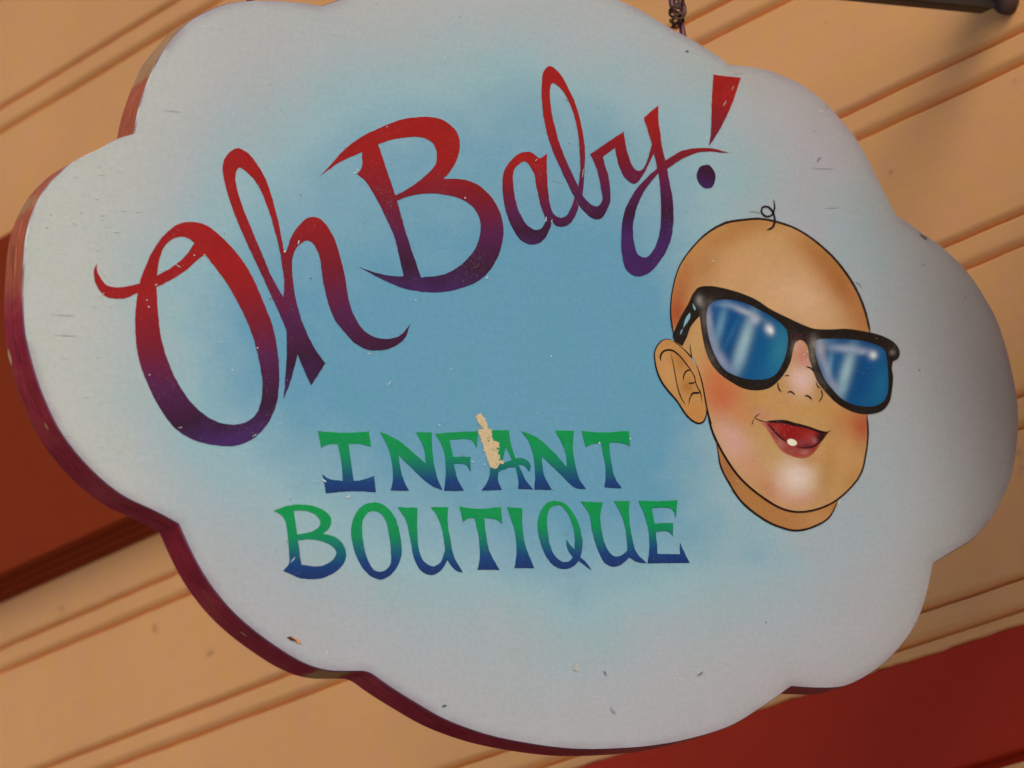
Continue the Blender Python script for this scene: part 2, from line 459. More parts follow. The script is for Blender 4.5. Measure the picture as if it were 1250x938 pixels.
# ------------------------------------------------------------------ the sign board
OUT = [(164, 163, 'c'), (169.4, 134.4), (176, 113), (184, 92), (196, 67), (212.6, 46), (230, 27), (249, 15), (276, 4.5), (299, 1),
       (333, .5), (370, 3), (391.7, 7, 'c'), (413, 0), (450, -17), (500, -32), (570, -41), (640, -36), (700, -21), (756, 0), (780, 10.5), (799, 22), (818, 33.5),
       (839.5, 45), (861.6, 58), (881, 71), (890, 78.5, 'c'), (908, 80), (937, 85), (956, 92), (975, 100), (994, 113), (1010, 127), (1027, 146),
       (1040.5, 162), (1054, 183), (1067, 208), (1084, 242), (1095, 263, 'c'), (1108, 271), (1128, 285), (1148, 299.5), (1170, 319), (1188, 340),
       (1204.5, 366), (1216.5, 388), (1226.5, 416), (1233, 440), (1239, 468), (1243, 495), (1243.5, 521), (1241.4, 547), (1236, 578), (1226, 606), (1209, 635),
       (1185.7, 660), (1163.6, 673.4), (1139.6, 688, 'c'), (1136.7, 702), (1130, 731), (1121, 756), (1106, 781), (1087, 803), (1072, 816), (1048, 831),
       (1027, 839), (994.5, 840.3), (965.7, 838.5, 'c'), (926, 866.6), (890, 887.5), (836, 904), (800, 910.5), (771, 913.5), (723, 915.4), (694, 914.5),
       (656, 910), (608, 901), (580, 893), (541.6, 878), (503, 856), (474, 837.7), (453, 823), (445, 820.2), (436, 820), (403, 819.4),
       (382, 814.5), (359, 804), (340, 792), (309, 769.5), (282, 745), (261, 720), (245.7, 697), (232, 671), (218, 640, 'c'), (189, 624.5), (154, 608),
       (127.5, 589), (97, 558.7), (72, 525), (58.4, 498), (46, 467), (35.5, 431), (30, 404.5), (28, 374), (28, 349), (29.5, 320), (31.7, 293.6),
       (36.5, 270.6), (44, 251), (55.7, 230), (67, 217), (84.5, 201), (107.5, 188), (123, 181), (142, 170)]
outline = spline(OUT, 5.0)
THICK = 0.0225
base = on_sign(723, 915)
sign = empty('hanging_sign', (base[0], THICK / 2, base[2]))
tag(sign, 'cloud shaped painted wooden shop sign with a baby in sunglasses, hung from chain', 'sign')

BLUE = np.array([(215, 300), (270, 215), (345, 165), (420, 120), (540, 85), (660, 60), (760, 80), (850, 140), (890, 215), (880, 300), (880, 390), (885, 470),
                 (900, 560), (930, 640), (985, 690), (900, 720), (800, 735), (700, 775), (610, 750), (520, 715), (420, 690), (350, 640), (280, 585), (230, 540), (215, 470), (215, 400)], float)
SPOTS = [(560, 430, 240, 150, .45), (740, 440, 150, 180, .35), (640, 170, 160, 80, .10), (300, 420, 80, 100, .18), (760, 620, 170, 110, .16),
         (960, 670, 90, 70, .14), (1075, 580, 55, 90, .16), (470, 170, 110, 80, .16), (1050, 320, 60, 110, .20), (1010, 260, 70, 60, .12)]
def face_colour(P):
    d = seg_dist(P, BLUE); d = np.where(inside(P, BLUE), d, -d)
    n = fbm(P, 1 / 95.0, 1.7, 4); n2 = fbm(P, 1 / 38.0, 5.1, 3)
    m = smooth(-125, 135, d + 26 * n + 7 * n2) * 0.70
    for (x, y, a, b, s) in SPOTS:
        m = m + s * np.exp(-(((P[:, 0] - x) / a) ** 2 + ((P[:, 1] - y) / b) ** 2)) * (1 + .3 * n2)
    m = np.clip(m, 0, 1)
    wk = (smooth(330, 60, P[:, 0]) * .9 + smooth(240, 40, P[:, 1]) * .25)[:, None]; wk = np.clip(wk, 0, 1)  # white brightened leftwards: light falloff painted into the colour
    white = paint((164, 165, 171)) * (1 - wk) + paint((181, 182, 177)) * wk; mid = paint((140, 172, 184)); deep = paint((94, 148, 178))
    c = np.where(m[:, None] < .5, white + (mid - white) * (m * 2)[:, None], mid + (deep - mid) * (m * 2 - 1)[:, None])
    # lilac airbrushed haze of the cloud lobes
    lil = np.clip(.5 + .9 * fbm(P, 1 / 130.0, 9.4, 3), 0, 1) * (1 - m) * smooth(500, 1000, P[:, 0]) * smooth(1130, 1040, P[:, 0]) * .5
    c = c * (1 - lil[:, None]) + paint((165, 160, 172)) * lil[:, None]
    e = seg_dist(P, outline)
    rim = np.exp(-(e / 7.0) ** 2) * (.35 + .5 * np.clip(.5 + n2, 0, 1))
    rim = rim * np.where((P[:, 0] < 200) & (P[:, 1] < 420), .15, 1.0)
    c = c * (1 - .55 * rim[:, None]) + paint((120, 78, 110)) * (.55 * rim[:, None])
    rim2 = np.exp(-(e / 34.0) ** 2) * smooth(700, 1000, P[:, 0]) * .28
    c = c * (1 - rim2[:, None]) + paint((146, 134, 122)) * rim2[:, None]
    return c
def sign_board():
    # inset ring = face, full ring 1.2 mm behind it, then the edge down to the back
    n = len(outline)
    T = np.roll(outline, -1, 0) - np.roll(outline, 1, 0); T /= np.linalg.norm(T, axis=1, keepdims=True)
    inn = np.stack([-T[:, 1], T[:, 0]], 1)              # outline runs clockwise on the picture: inward normal
    probe = inside(outline + inn * 3, outline)
    if probe.mean() < .5: inn = -inn
    ring = outline + inn * 0.95
    v2, f2 = fill([ring], grid=6.5)
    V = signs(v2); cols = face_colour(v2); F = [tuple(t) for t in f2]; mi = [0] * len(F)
    V = list(V); cols = list(cols)
    def add_ring(P2, depth, cfun):
        s = len(V); Q = signs(P2)
        for q, p in zip(Q, P2):
            V.append(np.array([q[0], depth, q[2]])); cols.append(cfun(p))
        return s
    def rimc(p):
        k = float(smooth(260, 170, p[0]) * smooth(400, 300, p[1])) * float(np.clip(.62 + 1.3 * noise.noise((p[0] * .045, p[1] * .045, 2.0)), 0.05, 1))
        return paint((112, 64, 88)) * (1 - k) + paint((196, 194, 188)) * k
    def ec(p):
        faded_lit = smooth(470, 250, p[1]) * smooth(500, 150, p[0])  # orange towards the upper left: part sun-fade, part painted light
        worn = smooth(120, 70, p[1]) * smooth(400, 200, p[0]) + .55 * math.exp(-((p[0] - 45) / 30) ** 2 - ((p[1] - 240) / 26) ** 2) \
            + .75 * math.exp(-((p[0] - 410) / 30) ** 2 - ((p[1] - 820) / 12) ** 2) + .15 * math.exp(-((p[0] - 700) / 70) ** 2 - ((p[1] - 915) / 12) ** 2)
        return np.array([float(faded_lit) * .9, float(min(worn, 1)), 0])
    r0 = add_ring(ring, 0.0, rimc); r1 = add_ring(outline, 0.0012, rimc)
    r2 = add_ring(outline, 0.0012, ec)
    jit = np.array([noise.noise((p[0] * .05, p[1] * .05, 8)) for p in outline])
    rs = [r2]
    for d, io in ((.0095, .0), (.0102, 1.0), (.0109, .0), (THICK - .0015, 0.0)):
        rs.append(add_ring(outline + inn * (io * .9 * np.clip(jit[:, None] * 2.5 + .2, 0, 1)), d, ec))
    rs.append(add_ring(outline + inn * 1.2, THICK, ec))
    def band(a, b, m):
        for i in range(n):
            j = (i + 1) % n
            F.append((a + i, a + j, b + j, b + i)); mi.append(m)
    band(r0, r1, 0)
    for a, b in zip(rs[:-1], rs[1:]): band(a, b, 1)
    vb, fb = fill([outline + inn * 1.2], grid=60)
    s = len(V)
    for q in signs(vb): V.append(np.array([q[0], THICK, q[2]])); cols.append(np.array([0, 0, 0]))
    for t in fb: F.append(tuple(s + i for i in t[::-1])); mi.append(1)
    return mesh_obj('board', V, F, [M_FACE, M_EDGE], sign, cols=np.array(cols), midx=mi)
sign_board()

def edge_wear():
    n = len(outline)
    Q = signs(outline); T = np.roll(Q, -1, 0) - np.roll(Q, 1, 0); T /= np.linalg.norm(T, axis=1, keepdims=True)
    Nw = np.stack([T[:, 2], 0 * T[:, 0], -T[:, 0]], 1)
    ctr = Q.mean(0)
    if ((Q - ctr) * Nw).sum() < 0: Nw = -Nw
    idx = [i for i in range(n) if outline[i, 0] < 75 and 290 < outline[i, 1] < 505]
    V = []; F = []
    for k, i in enumerate(idx):
        j = noise.noise((i * .35, 0, 4)); wd = max(.00006, .00022 + .00035 * noise.noise((i * .6, 2, 9)))
        d = .0112 + .0012 * j + (k / len(idx) - .5) * .004
        for dd in (-wd, wd): p = Q[i] + Nw[i] * .00025; V.append((p[0], d + dd, p[2]))
    for k in range(len(idx) - 1): F.append((2 * k, 2 * k + 1, 2 * k + 3, 2 * k + 2))
    o = mesh_obj('edge_crack', V, F, simple('dark_wood_crack', (.03, .012, .012), .8), sign); o['label'] = 'thin dark crack along the red edge'
    bare = simple('bare_wood', (.50, .30, .15), .8, 0, .2, 300.0)
    for (x, y, d, ln, wd) in ((33, 425, THICK - .0022, 2, .0013), (66, 515, .009, 1, .0007), (309, 769, .010, 1, .0007)):
        c = int(np.argmin(np.linalg.norm(outline - np.array([x, y]), axis=1))); V = []; F = []
        for k in range(-ln, ln + 1):
            i = (c + k) % n; h = wd * (1.15 - abs(k) / (ln + .3)); p = Q[i] + Nw[i] * .0003
            V += [(p[0], d - h, p[2]), (p[0], d + h, p[2])]
        for k in range(2 * ln): F.append((2 * k, 2 * k + 1, 2 * k + 3, 2 * k + 2))
        mesh_obj('edge_chip', V, F, bare, sign)
edge_wear()

# ------------------------------------------------------------------ lettering
Z1 = (100, 160, 4.808); Z2 = (140, 340, 3.289); Z3 = (380, 120, 3.908); Z4 = (600, 60, 3.234)
Z5 = (330, 500, 4.622); Z6 = (580, 500, 4.622); ZB = (330, 600, 6.25); ZA = (600, 170, 6.944); ZY = (740, 80, 6.944)
RED = (146, 24, 27); RED2 = (112, 24, 42); PUR = (78, 28, 70); DARK = (52, 22, 50); INDIGO = (62, 34, 88)
def grad_red(y0, y1, slope=0.0, x0=0.0):
    def g(P):
        y = P[:, 1] - slope * (P[:, 0] - x0)
        n = fbm(P, 1 / 22.0, 2.2, 3)
        t = np.clip((y - y0) / (y1 - y0) + .07 * n, 0, 1.25)
        st = np.array([0, .40, .72, 1.0, 1.25]); cs = np.array([paint(c) for c in (RED, RED2, PUR, DARK, INDIGO)])
        return np.stack([np.interp(t, st, cs[:, k]) for k in range(3)], 1) * (1 + .10 * n[:, None])
    return g
def grad_green(y0, y1):
    def g(P):
        n = fbm(P, 1 / 14.0, 4.2, 3)
        t = np.clip((P[:, 1] - y0) / (y1 - y0) + .05 * n, 0, 1)
        st = np.array([0, .40, .62, .80, 1.0]); cs = np.array([paint(c) for c in ((4, 138, 72), (2, 130, 82), (14, 96, 104), (16, 60, 116), (20, 48, 102))])
        return np.stack([np.interp(t, st, cs[:, k]) for k in range(3)], 1) * (1 + .08 * n[:, None])
    return g
LIFT = 0.00025
def letter(shapes, holes, g, lift=LIFT, label=None, name='letter', grid=5.0, rough=.55):
    def rg(p):                                        # a slightly uneven, hand-cut edge
        return p + np.stack([fbm(p, 1 / 7.0, 11.0, 2), fbm(p, 1 / 7.0, 23.0, 2)], 1) * rough
    v, f = fill([rg(s) for s in shapes], [rg(h) for h in holes], grid)
    o = mesh_obj(name, signs(v, lift), f, M_ART, sign, cols=g(v))
    if label: o['label'] = label
    return o
S = spline
# --- O
O_out = S([(233, 271), (249.7, 274.4), (266.4, 286), (283, 302.5), (299.7, 324.3), (311, 345), (320, 366), (331.5, 395), (339, 431), (340.7, 461.6), (337.6, 492),
           (325.5, 519), (305.7, 537.6), (286, 544.6), (261.6, 543.7), (237, 537.6), (213, 522.4), (194.7, 498), (179.5, 467.7), (169, 437), (165, 407), (165, 382.6), (168, 357),
           (171, 343), (176, 328.5), (185, 308.7), (197.8, 290), (212, 277), (222.7, 272)])
O_in = S([(249.8, 310.8, 'c'), (262, 326.4), (276, 345), (292, 373.4), (307, 407), (316, 440), (320, 467.7), (317.9, 492), (310, 508.7), (292, 517.9), (270.7, 517), (252.5, 508.7),
          (231, 489), (211.5, 457), (197.8, 419), (193, 385.6), (190.9, 351, 'c'), (210, 341), (229, 328.5), (241.4, 317)])
O_in2 = S([(191.5, 336.8, 'c'), (194.6, 316), (202, 299.4), (212.3, 291.4), (222.7, 289.4), (231, 292), (237.3, 297.3, 'c'), (224.8, 313.9), (210, 326)])
O_tail = S([(119, 321.5, 'c'), (118.2, 331), (122, 338.5), (130.6, 348.8), (146, 351), (159.4, 349), (172, 345.5, 'c'), (172, 356.5, 'c'), (164, 359.5), (152.6, 364.5), (140, 364.8), (132.5, 363.8), (121, 354.6), (115.2, 341), (114.8, 329.6)])
letter([O_out, O_tail], [O_in, O_in2], grad_red(360, 525, -.24, 180), label='large script letter O, red above and purple below')
# --- h
h_out = S([(289, 181.4), (279, 187), (271.8, 199.5), (272.6, 216), (279, 241), (287, 264), (297.6, 289), (310, 316), (322.9, 343.8), (335, 370), (349.3, 402.5, 'c'),
           (349.8, 431), (348, 461.6), (346, 487.5, 'c'), (352.8, 470.7), (359, 449.5), (362.9, 432.7, 'c'), (371, 452.5), (379.6, 471, 'c'), (397, 444, 'c'),
           (383, 424), (371, 399), (363.5, 376), (358.5, 351), (356.3, 325), (358.5, 309), (365, 299), (374, 294), (381, 296.5), (386, 304), (390.6, 317.4), (393, 336.8),
           (397.7, 359.7), (402, 375.5), (409, 391), (418, 403), (435, 420.6), (450, 427.6), (465, 428), (480.5, 423.6), (494, 413), (501, 394.5, 'c'),
           (493, 405.8), (483.6, 412), (468.4, 413.9), (453, 410), (440, 399), (432, 385), (426, 368), (421.4, 340), (416, 317.4), (409, 294.6), (400.3, 277.8), (391.5, 268), (382.7, 265),
           (374, 267), (363.4, 277), (354.6, 291), (349.5, 306), (347.2, 309, 'c'), (343, 289), (339.6, 271.7), (335, 253), (324.6, 220), (314, 201.6), (301.7, 186.5)])
h_in = S([(291.5, 205), (287.5, 212), (289, 230.7), (294.5, 248.5), (302, 268), (311, 290), (320, 311), (331.7, 338.6), (345.6, 363, 'c'),
          (346.6, 345.6), (344, 324.5), (341.4, 307), (337, 289), (330.8, 266.4), (325.2, 250), (316, 228.6), (306, 215)])
letter([h_out], [h_in], grad_red(255, 440, -.1, 350), label='script letter h with looped stem, red above and purple below')
# --- B
B_out = S([(40, 372, 'c'), (90, 320), (150, 252), (230, 191), (330, 140), (440, 100), (540, 90), (610, 98), (665, 130), (697, 170), (708, 225), (695, 290), (665, 345), (630, 386, 'c'),
           (700, 386), (770, 402), (830, 442), (880, 505), (910, 580), (916, 650), (900, 730), (860, 810), (800, 870), (720, 905), (630, 925), (540, 925), (450, 910), (370, 880), (290, 840), (222, 803, 'c'),
           (300, 832), (380, 848), (440, 850, 'c'), (420, 760), (395, 660), (355, 570), (310, 480), (260, 400), (215, 360, 'c'), (238, 335), (242, 258, 'c'), (180, 285), (120, 315), (75, 347)], tr=Z3)
B_i1 = S([(318, 220, 'c'), (400, 195), (500, 185), (550, 195), (585, 225), (598, 265), (592, 315), (560, 355), (480, 420), (400, 465, 'c')], tr=Z3)
B_i2 = S([(408, 488, 'c'), (480, 465), (560, 455), (640, 462), (710, 480), (770, 520), (803, 580), (805, 640), (785, 710), (730, 780), (660, 830), (590, 850), (522, 855, 'c'), (490, 760), (450, 640)], tr=Z3)
letter([B_out], [B_i1, B_i2], grad_red(192, 325, 0, 0), label='script capital B, red above and purple below')
# --- a b y
a_out = S([(300, 108), (340, 115), (380, 145), (408, 168, 'c'), (468, 125, 'c'), (468, 230), (475, 420), (490, 530), (512, 610), (540, 650), (585, 668), (630, 650), (670, 590), (702, 496, 'c'), (738, 570, 'c'),
           (690, 685), (640, 732), (585, 745), (530, 727), (512, 690, 'c'), (490, 770), (460, 830), (410, 880), (345, 897), (300, 888), (240, 850), (180, 760), (130, 650), (105, 540), (92, 430), (95, 310), (120, 240), (180, 165), (240, 120)], tr=ZA)
a_in = S([(280, 190), (230, 215), (190, 260), (180, 350), (190, 450), (215, 570), (255, 660), (310, 740), (360, 768), (410, 765), (445, 725), (452, 670), (430, 610), (400, 500), (375, 380), (360, 300), (325, 230)], tr=ZA)
letter([a_out], [a_in], grad_red(198, 285), label='script letter a, red above and purple below')
b_out = S([(228, 68), (205, 90), (197, 140), (200, 230), (215, 320), (240, 400), (280, 490), (326, 584), (347, 621), (368, 644), (391, 665), (414, 674), (433, 669), (452, 644), (466, 607), (468, 565), (461, 505), (449, 463), (438, 426, 'c'),
           (386.5, 416, 'c'), (405, 449), (421, 500), (431, 551), (437, 593), (428, 614), (414, 622), (396, 616.5), (377, 600), (358.6, 579, 'c'), (365, 500), (368, 400), (355, 310), (335, 230), (300, 150), (262, 90)], tr=Z4)
b_in = S([(240, 135), (230, 160), (235, 240), (255, 330), (285, 420), (326, 510), (341, 543, 'c'), (349, 480), (345, 380), (335, 300), (310, 220), (275, 160)], tr=Z4)
letter([b_out], [b_in], grad_red(150, 268), lift=LIFT + .00005, label='script letter b with looped stem, red above and purple below')
y1 = S([(-142, 755, 'c'), (148, 560, 'c'), (160, 660), (185, 760), (220, 850), (255, 890), (295, 888), (330, 840), (372, 720), (385, 660, 'c'), (405, 740, 'c'), (370, 810), (310, 930), (265, 990), (243, 1005), (208, 997), (158, 955), (118, 885), (93, 805), (73, 700, 'c'), (-32, 775, 'c')], tr=ZY)
y2 = S([(315, 445, 'c'), (440, 340, 'c'), (440, 460), (455, 570), (470, 690), (500, 805, 'c'), (560, 770), (640, 725), (720, 707), (800, 702), (900, 705), (980, 725), (1045, 744, 'c'), (960, 738), (870, 730), (790, 737), (700, 765), (620, 805), (550, 855), (515, 880, 'c'),
        (531, 977), (563, 1149), (567, 1321), (542, 1493), (466, 1643), (359, 1761), (252, 1789), (166, 1729), (129, 1579), (127, 1407), (155, 1235), (230, 1085), (316, 977), (430, 875, 'c'), (415, 800), (395, 725), (375, 640), (345, 540)], tr=ZY)
y3 = S([(441, 913, 'c'), (338, 1042), (262, 1192), (226, 1364), (235, 1514), (273, 1611), (338, 1626), (402, 1557), (449, 1428), (462, 1257), (456, 1063)], tr=ZY)
letter([y1, y2], [y3], grad_red(152, 262), lift=LIFT + .0001, label='script letter y with looped tail and swash')
e1 = S([(905, 80, 'c'), (1140, 105, 'c'), (1060, 340), (970, 530), (868, 690, 'c'), (885, 560), (892, 330)], tr=ZY)
letter([e1], [], grad_red(120, 215), label='exclamation mark wedge, red', name='exclamation_mark')
e2 = S([(808, 500), (825, 463), (855, 458), (880, 485), (882, 520), (868, 548), (840, 550), (818, 530)], tr=Z4)
letter([e2], [], grad_red(110, 205), label='purple dot of the exclamation mark', name='exclamation_dot')

# --- INFANT BOUTIQUE
L = {}
L['I'] = ([[(268, 122, 'c'), (400, 132), (555, 125, 'c'), (568, 212, 'c'), (500, 195), (440, 195, 'c'), (455, 300), (470, 403, 'c'), (530, 395), (585, 375, 'c'), (595, 468, 'c'), (450, 462), (312, 474, 'c'), (300, 400), (290, 365, 'c'), (330, 393), (408, 403, 'c'), (400, 300), (380, 198, 'c'), (330, 198), (285, 217, 'c')]], [], Z5)
L['N'] = ([[(617, 125, 'c'), (720, 175), (800, 240), (875, 305, 'c'), (865, 220), (822, 130, 'c'), (910, 130, 'c'), (912, 220), (925, 320), (945, 400), (970, 455, 'c'), (900, 425), (800, 335), (722, 258, 'c'), (735, 340), (755, 410), (782, 460, 'c'), (677, 458, 'c'), (690, 400), (685, 310), (665, 220)]], [], Z5)
L['F'] = ([[(928, 138, 'c'), (1050, 128), (1172, 125, 'c'), (1162, 220, 'c'), (1130, 172), (1010, 172, 'c'), (1030, 268, 'c'), (1128, 268, 'c'), (1128, 355, 'c'), (1100, 312), (1035, 308, 'c'), (1055, 390), (1090, 460, 'c'), (978, 460, 'c'), (987, 380), (985, 280), (965, 200)]], [], Z5)
L['A'] = ([[(95, 118, 'c'), (190, 118, 'c'), (197, 180), (222, 265), (252, 330), (282, 395), (325, 452, 'c'), (240, 448, 'c'), (243, 400), (226, 326, 'c'), (170, 330), (130, 355, 'c'), (128, 400), (150, 455, 'c'), (35, 458, 'c'), (75, 390), (85, 320), (95, 220)],
           [(130, 335), (180, 290), (240, 275), (290, 285), (313, 320), (305, 352, 'c'), (270, 315), (220, 315), (160, 340)]], [[(172, 210, 'c'), (206, 284, 'c'), (150, 306, 'c')]], Z6)
L['N2'] = ([[(258, 122, 'c'), (340, 155), (420, 220), (515, 325, 'c'), (505, 230), (450, 120, 'c'), (557, 120, 'c'), (550, 220), (565, 320), (590, 400), (625, 450, 'c'), (560, 440), (480, 365), (375, 265, 'c'), (385, 360), (405, 410), (432, 453, 'c'), (332, 453, 'c'), (337, 360), (325, 250), (300, 180)]], [], Z6)
L['T'] = ([[(598, 122, 'c'), (730, 130), (865, 122, 'c'), (873, 208, 'c'), (820, 188), (755, 188, 'c'), (765, 290), (785, 380), (825, 445, 'c'), (728, 440, 'c'), (735, 350), (720, 250), (708, 190, 'c'), (660, 195), (622, 212, 'c')]], [], Z6)
W2 = {}
W2['B'] = ([[(22, 150, 'c'), (100, 118), (180, 103), (270, 103), (350, 120), (420, 155), (460, 205), (462, 240), (440, 290), (400, 325, 'c'), (470, 340), (530, 375), (570, 440), (575, 510), (545, 570), (480, 625), (400, 662), (310, 670), (220, 660), (95, 605, 'c'), (140, 550), (140, 450), (130, 330), (110, 220), (75, 175)]],
           [[(178, 150, 'c'), (240, 147), (310, 160), (360, 195), (380, 235), (365, 275), (320, 305), (205, 330, 'c')], [(210, 375, 'c'), (280, 368), (350, 372), (430, 395), (485, 435), (502, 470), (485, 510), (430, 555), (360, 573), (235, 560, 'c')]], ZB)
W2['O'] = ([[(760, 88), (840, 92), (900, 135), (950, 200), (980, 290), (998, 400), (1000, 480), (975, 560), (920, 635), (840, 673), (770, 650), (700, 580), (650, 480), (620, 370), (615, 280), (640, 190), (690, 120)]],
           [[(790, 150), (750, 160), (705, 220), (700, 320), (715, 430), (745, 530), (790, 600), (830, 613), (880, 600), (915, 550), (918, 450), (905, 340), (880, 230), (840, 170)]], ZB)
W2['U'] = ([[(718, 552, 'c'), (830, 555, 'c'), (828, 620), (830, 730), (845, 820), (880, 872), (920, 885), (960, 860), (985, 790, 'c'), (970, 690), (945, 610), (905, 552, 'c'), (1003, 552, 'c'), (1000, 640), (1015, 740), (1035, 830), (1085, 920, 'c'), (1040, 905), (998, 850, 'c'), (960, 910), (905, 935), (850, 910), (810, 840), (790, 740), (765, 630)]], [], Z5)
W2['T'] = ([[(-90, 548, 'c'), (20, 562), (145, 550, 'c'), (152, 645, 'c'), (110, 620), (50, 612, 'c'), (60, 700), (80, 800), (135, 905, 'c'), (12, 905, 'c'), (25, 830), (15, 700), (-5, 612, 'c'), (-40, 615), (-70, 635, 'c')]], [], Z6)
W2['I'] = ([[(178, 552, 'c'), (265, 558, 'c'), (265, 650), (280, 760), (332, 895, 'c'), (220, 895, 'c'), (232, 800), (222, 690)]], [], Z6)
W2['Q'] = ([[(445, 517), (500, 530), (545, 575), (580, 640), (600, 720), (602, 790), (585, 850), (545, 890), (490, 900), (430, 870), (385, 800), (355, 700), (352, 630), (375, 560), (405, 528)],
            [(515, 732, 'c'), (527, 770), (560, 810), (600, 840), (630, 870), (655, 908, 'c'), (590, 860), (545, 815), (517, 775)]],
           [[(450, 540), (420, 560), (405, 610), (408, 690), (425, 780), (460, 840), (500, 862), (535, 852), (548, 832, 'c'), (517, 780), (512, 732, 'c'), (532, 762), (558, 790, 'c'), (560, 720), (545, 640), (510, 570), (480, 543)]], Z6)
W2['U2'] = ([[(597, 520, 'c'), (718, 525, 'c'), (705, 600), (715, 700), (745, 790), (785, 830), (820, 825), (858, 795, 'c'), (850, 700), (830, 610), (782, 517, 'c'), (870, 518, 'c'), (868, 620), (885, 730), (910, 810), (966, 866, 'c'), (920, 863), (865, 835, 'c'), (830, 870), (780, 888), (730, 865), (690, 790), (660, 690), (640, 590)]], [], Z6)
W2['E'] = ([[(918, 515, 'c'), (1030, 518), (1140, 513, 'c'), (1130, 615, 'c'), (1105, 560), (995, 555, 'c'), (1010, 645, 'c'), (1115, 640, 'c'), (1113, 715, 'c'), (1085, 688), (1018, 690, 'c'), (1028, 815, 'c'), (1152, 818, 'c'), (1155, 750, 'c'), (1175, 800), (1208, 865, 'c'), (970, 868, 'c'), (980, 800), (978, 700), (955, 600)]], [], Z6)
for D, (ya, yb), word in ((L, (525, 603), 'INFANT'), (W2, (613, 705), 'BOUTIQUE')):
    for i, (k, (sh, ho, tr)) in enumerate(D.items()):
        a, b = (ya, yb)
        if word == 'BOUTIQUE': a, b = ya + 8 * (1 - i / 7.0) - 2, yb - 17 * i / 7.0
        letter([S(s, 2.2, tr=tr) for s in sh], [S(h, 2.2, tr=tr) for h in ho], grad_green(a, b), lift=LIFT + .00003 * i,
               grid=4.0, rough=.45, label='green and blue capital %s of the word %s' % (k[0], word))

# ------------------------------------------------------------------ the painted baby's head
BT = (780, 230, 3.676); BL = (780, 420, 3.676); EAR = (790, 400, 7.215); G1 = (790, 340, 6.25); G2 = (940, 380, 6.944); MO = (900, 490, 8.93)
def px(tr, p): return np.array([tr[0] + p[0] / tr[2], tr[1] + p[1] / tr[2]])
def blobs(P, basec, items):
    c = np.tile(paint(basec), (len(P), 1))
    for (tr, x, y, rx, ry, rot, col, s) in items:
        q = px(tr, (x, y)); d = P - q
        a = math.radians(rot); ca, sa = math.cos(a), math.sin(a)
        u = (d[:, 0] * ca + d[:, 1] * sa) * tr[2] / rx; v = (-d[:, 0] * sa + d[:, 1] * ca) * tr[2] / ry
        wgt = (s * np.exp(-(u * u + v * v)))[:, None]
        c = c * (1 - wgt) + paint(col) * wgt
    return c
def sheet(name, polys, holes, colf, lift, grid=3.0, label=None):
    v, f = fill(polys, holes, grid)
    o = mesh_obj(name, signs(v, lift), f, M_ART, sign, cols=colf(v))
    if label: o['label'] = label
    return o
head_pts = [(140, 560), (148, 460), (180, 350), (235, 270), (300, 205), (385, 157), (480, 141), (540, 138), (610, 150), (700, 181), (780, 231), (870, 311), (940, 400), (985, 480), (1015, 560), (1035, 645), (1040, 800), (1025, 1000)]
head_pts += [(x, y + 698.5) for x, y in [(1026, 400), (1015, 500), (990, 590), (900, 690), (820, 735), (720, 755), (640, 740), (540, 680), (450, 600), (380, 500), (330, 400), (305, 310), (290, 220), (270, 140), (240, 60)]] + [(170, 700), (150, 640)]
head = S(head_pts, 3.0, tr=BT)
neck = S([(345, 420), (352, 480), (365, 550), (400, 620), (460, 710), (570, 795), (640, 825), (700, 838), (770, 825), (850, 780), (890, 700), (700, 600), (450, 450)], 3.0, tr=BL)
sheet('painted_neck', [neck], [], lambda P: blobs(P, (164, 112, 66), [(BL, 800, 790, 90, 60, 0, (180, 130, 84), .8), (BL, 400, 560, 40, 90, 0, (150, 92, 54), .6)]), .00025, label='tan painted neck of the baby')
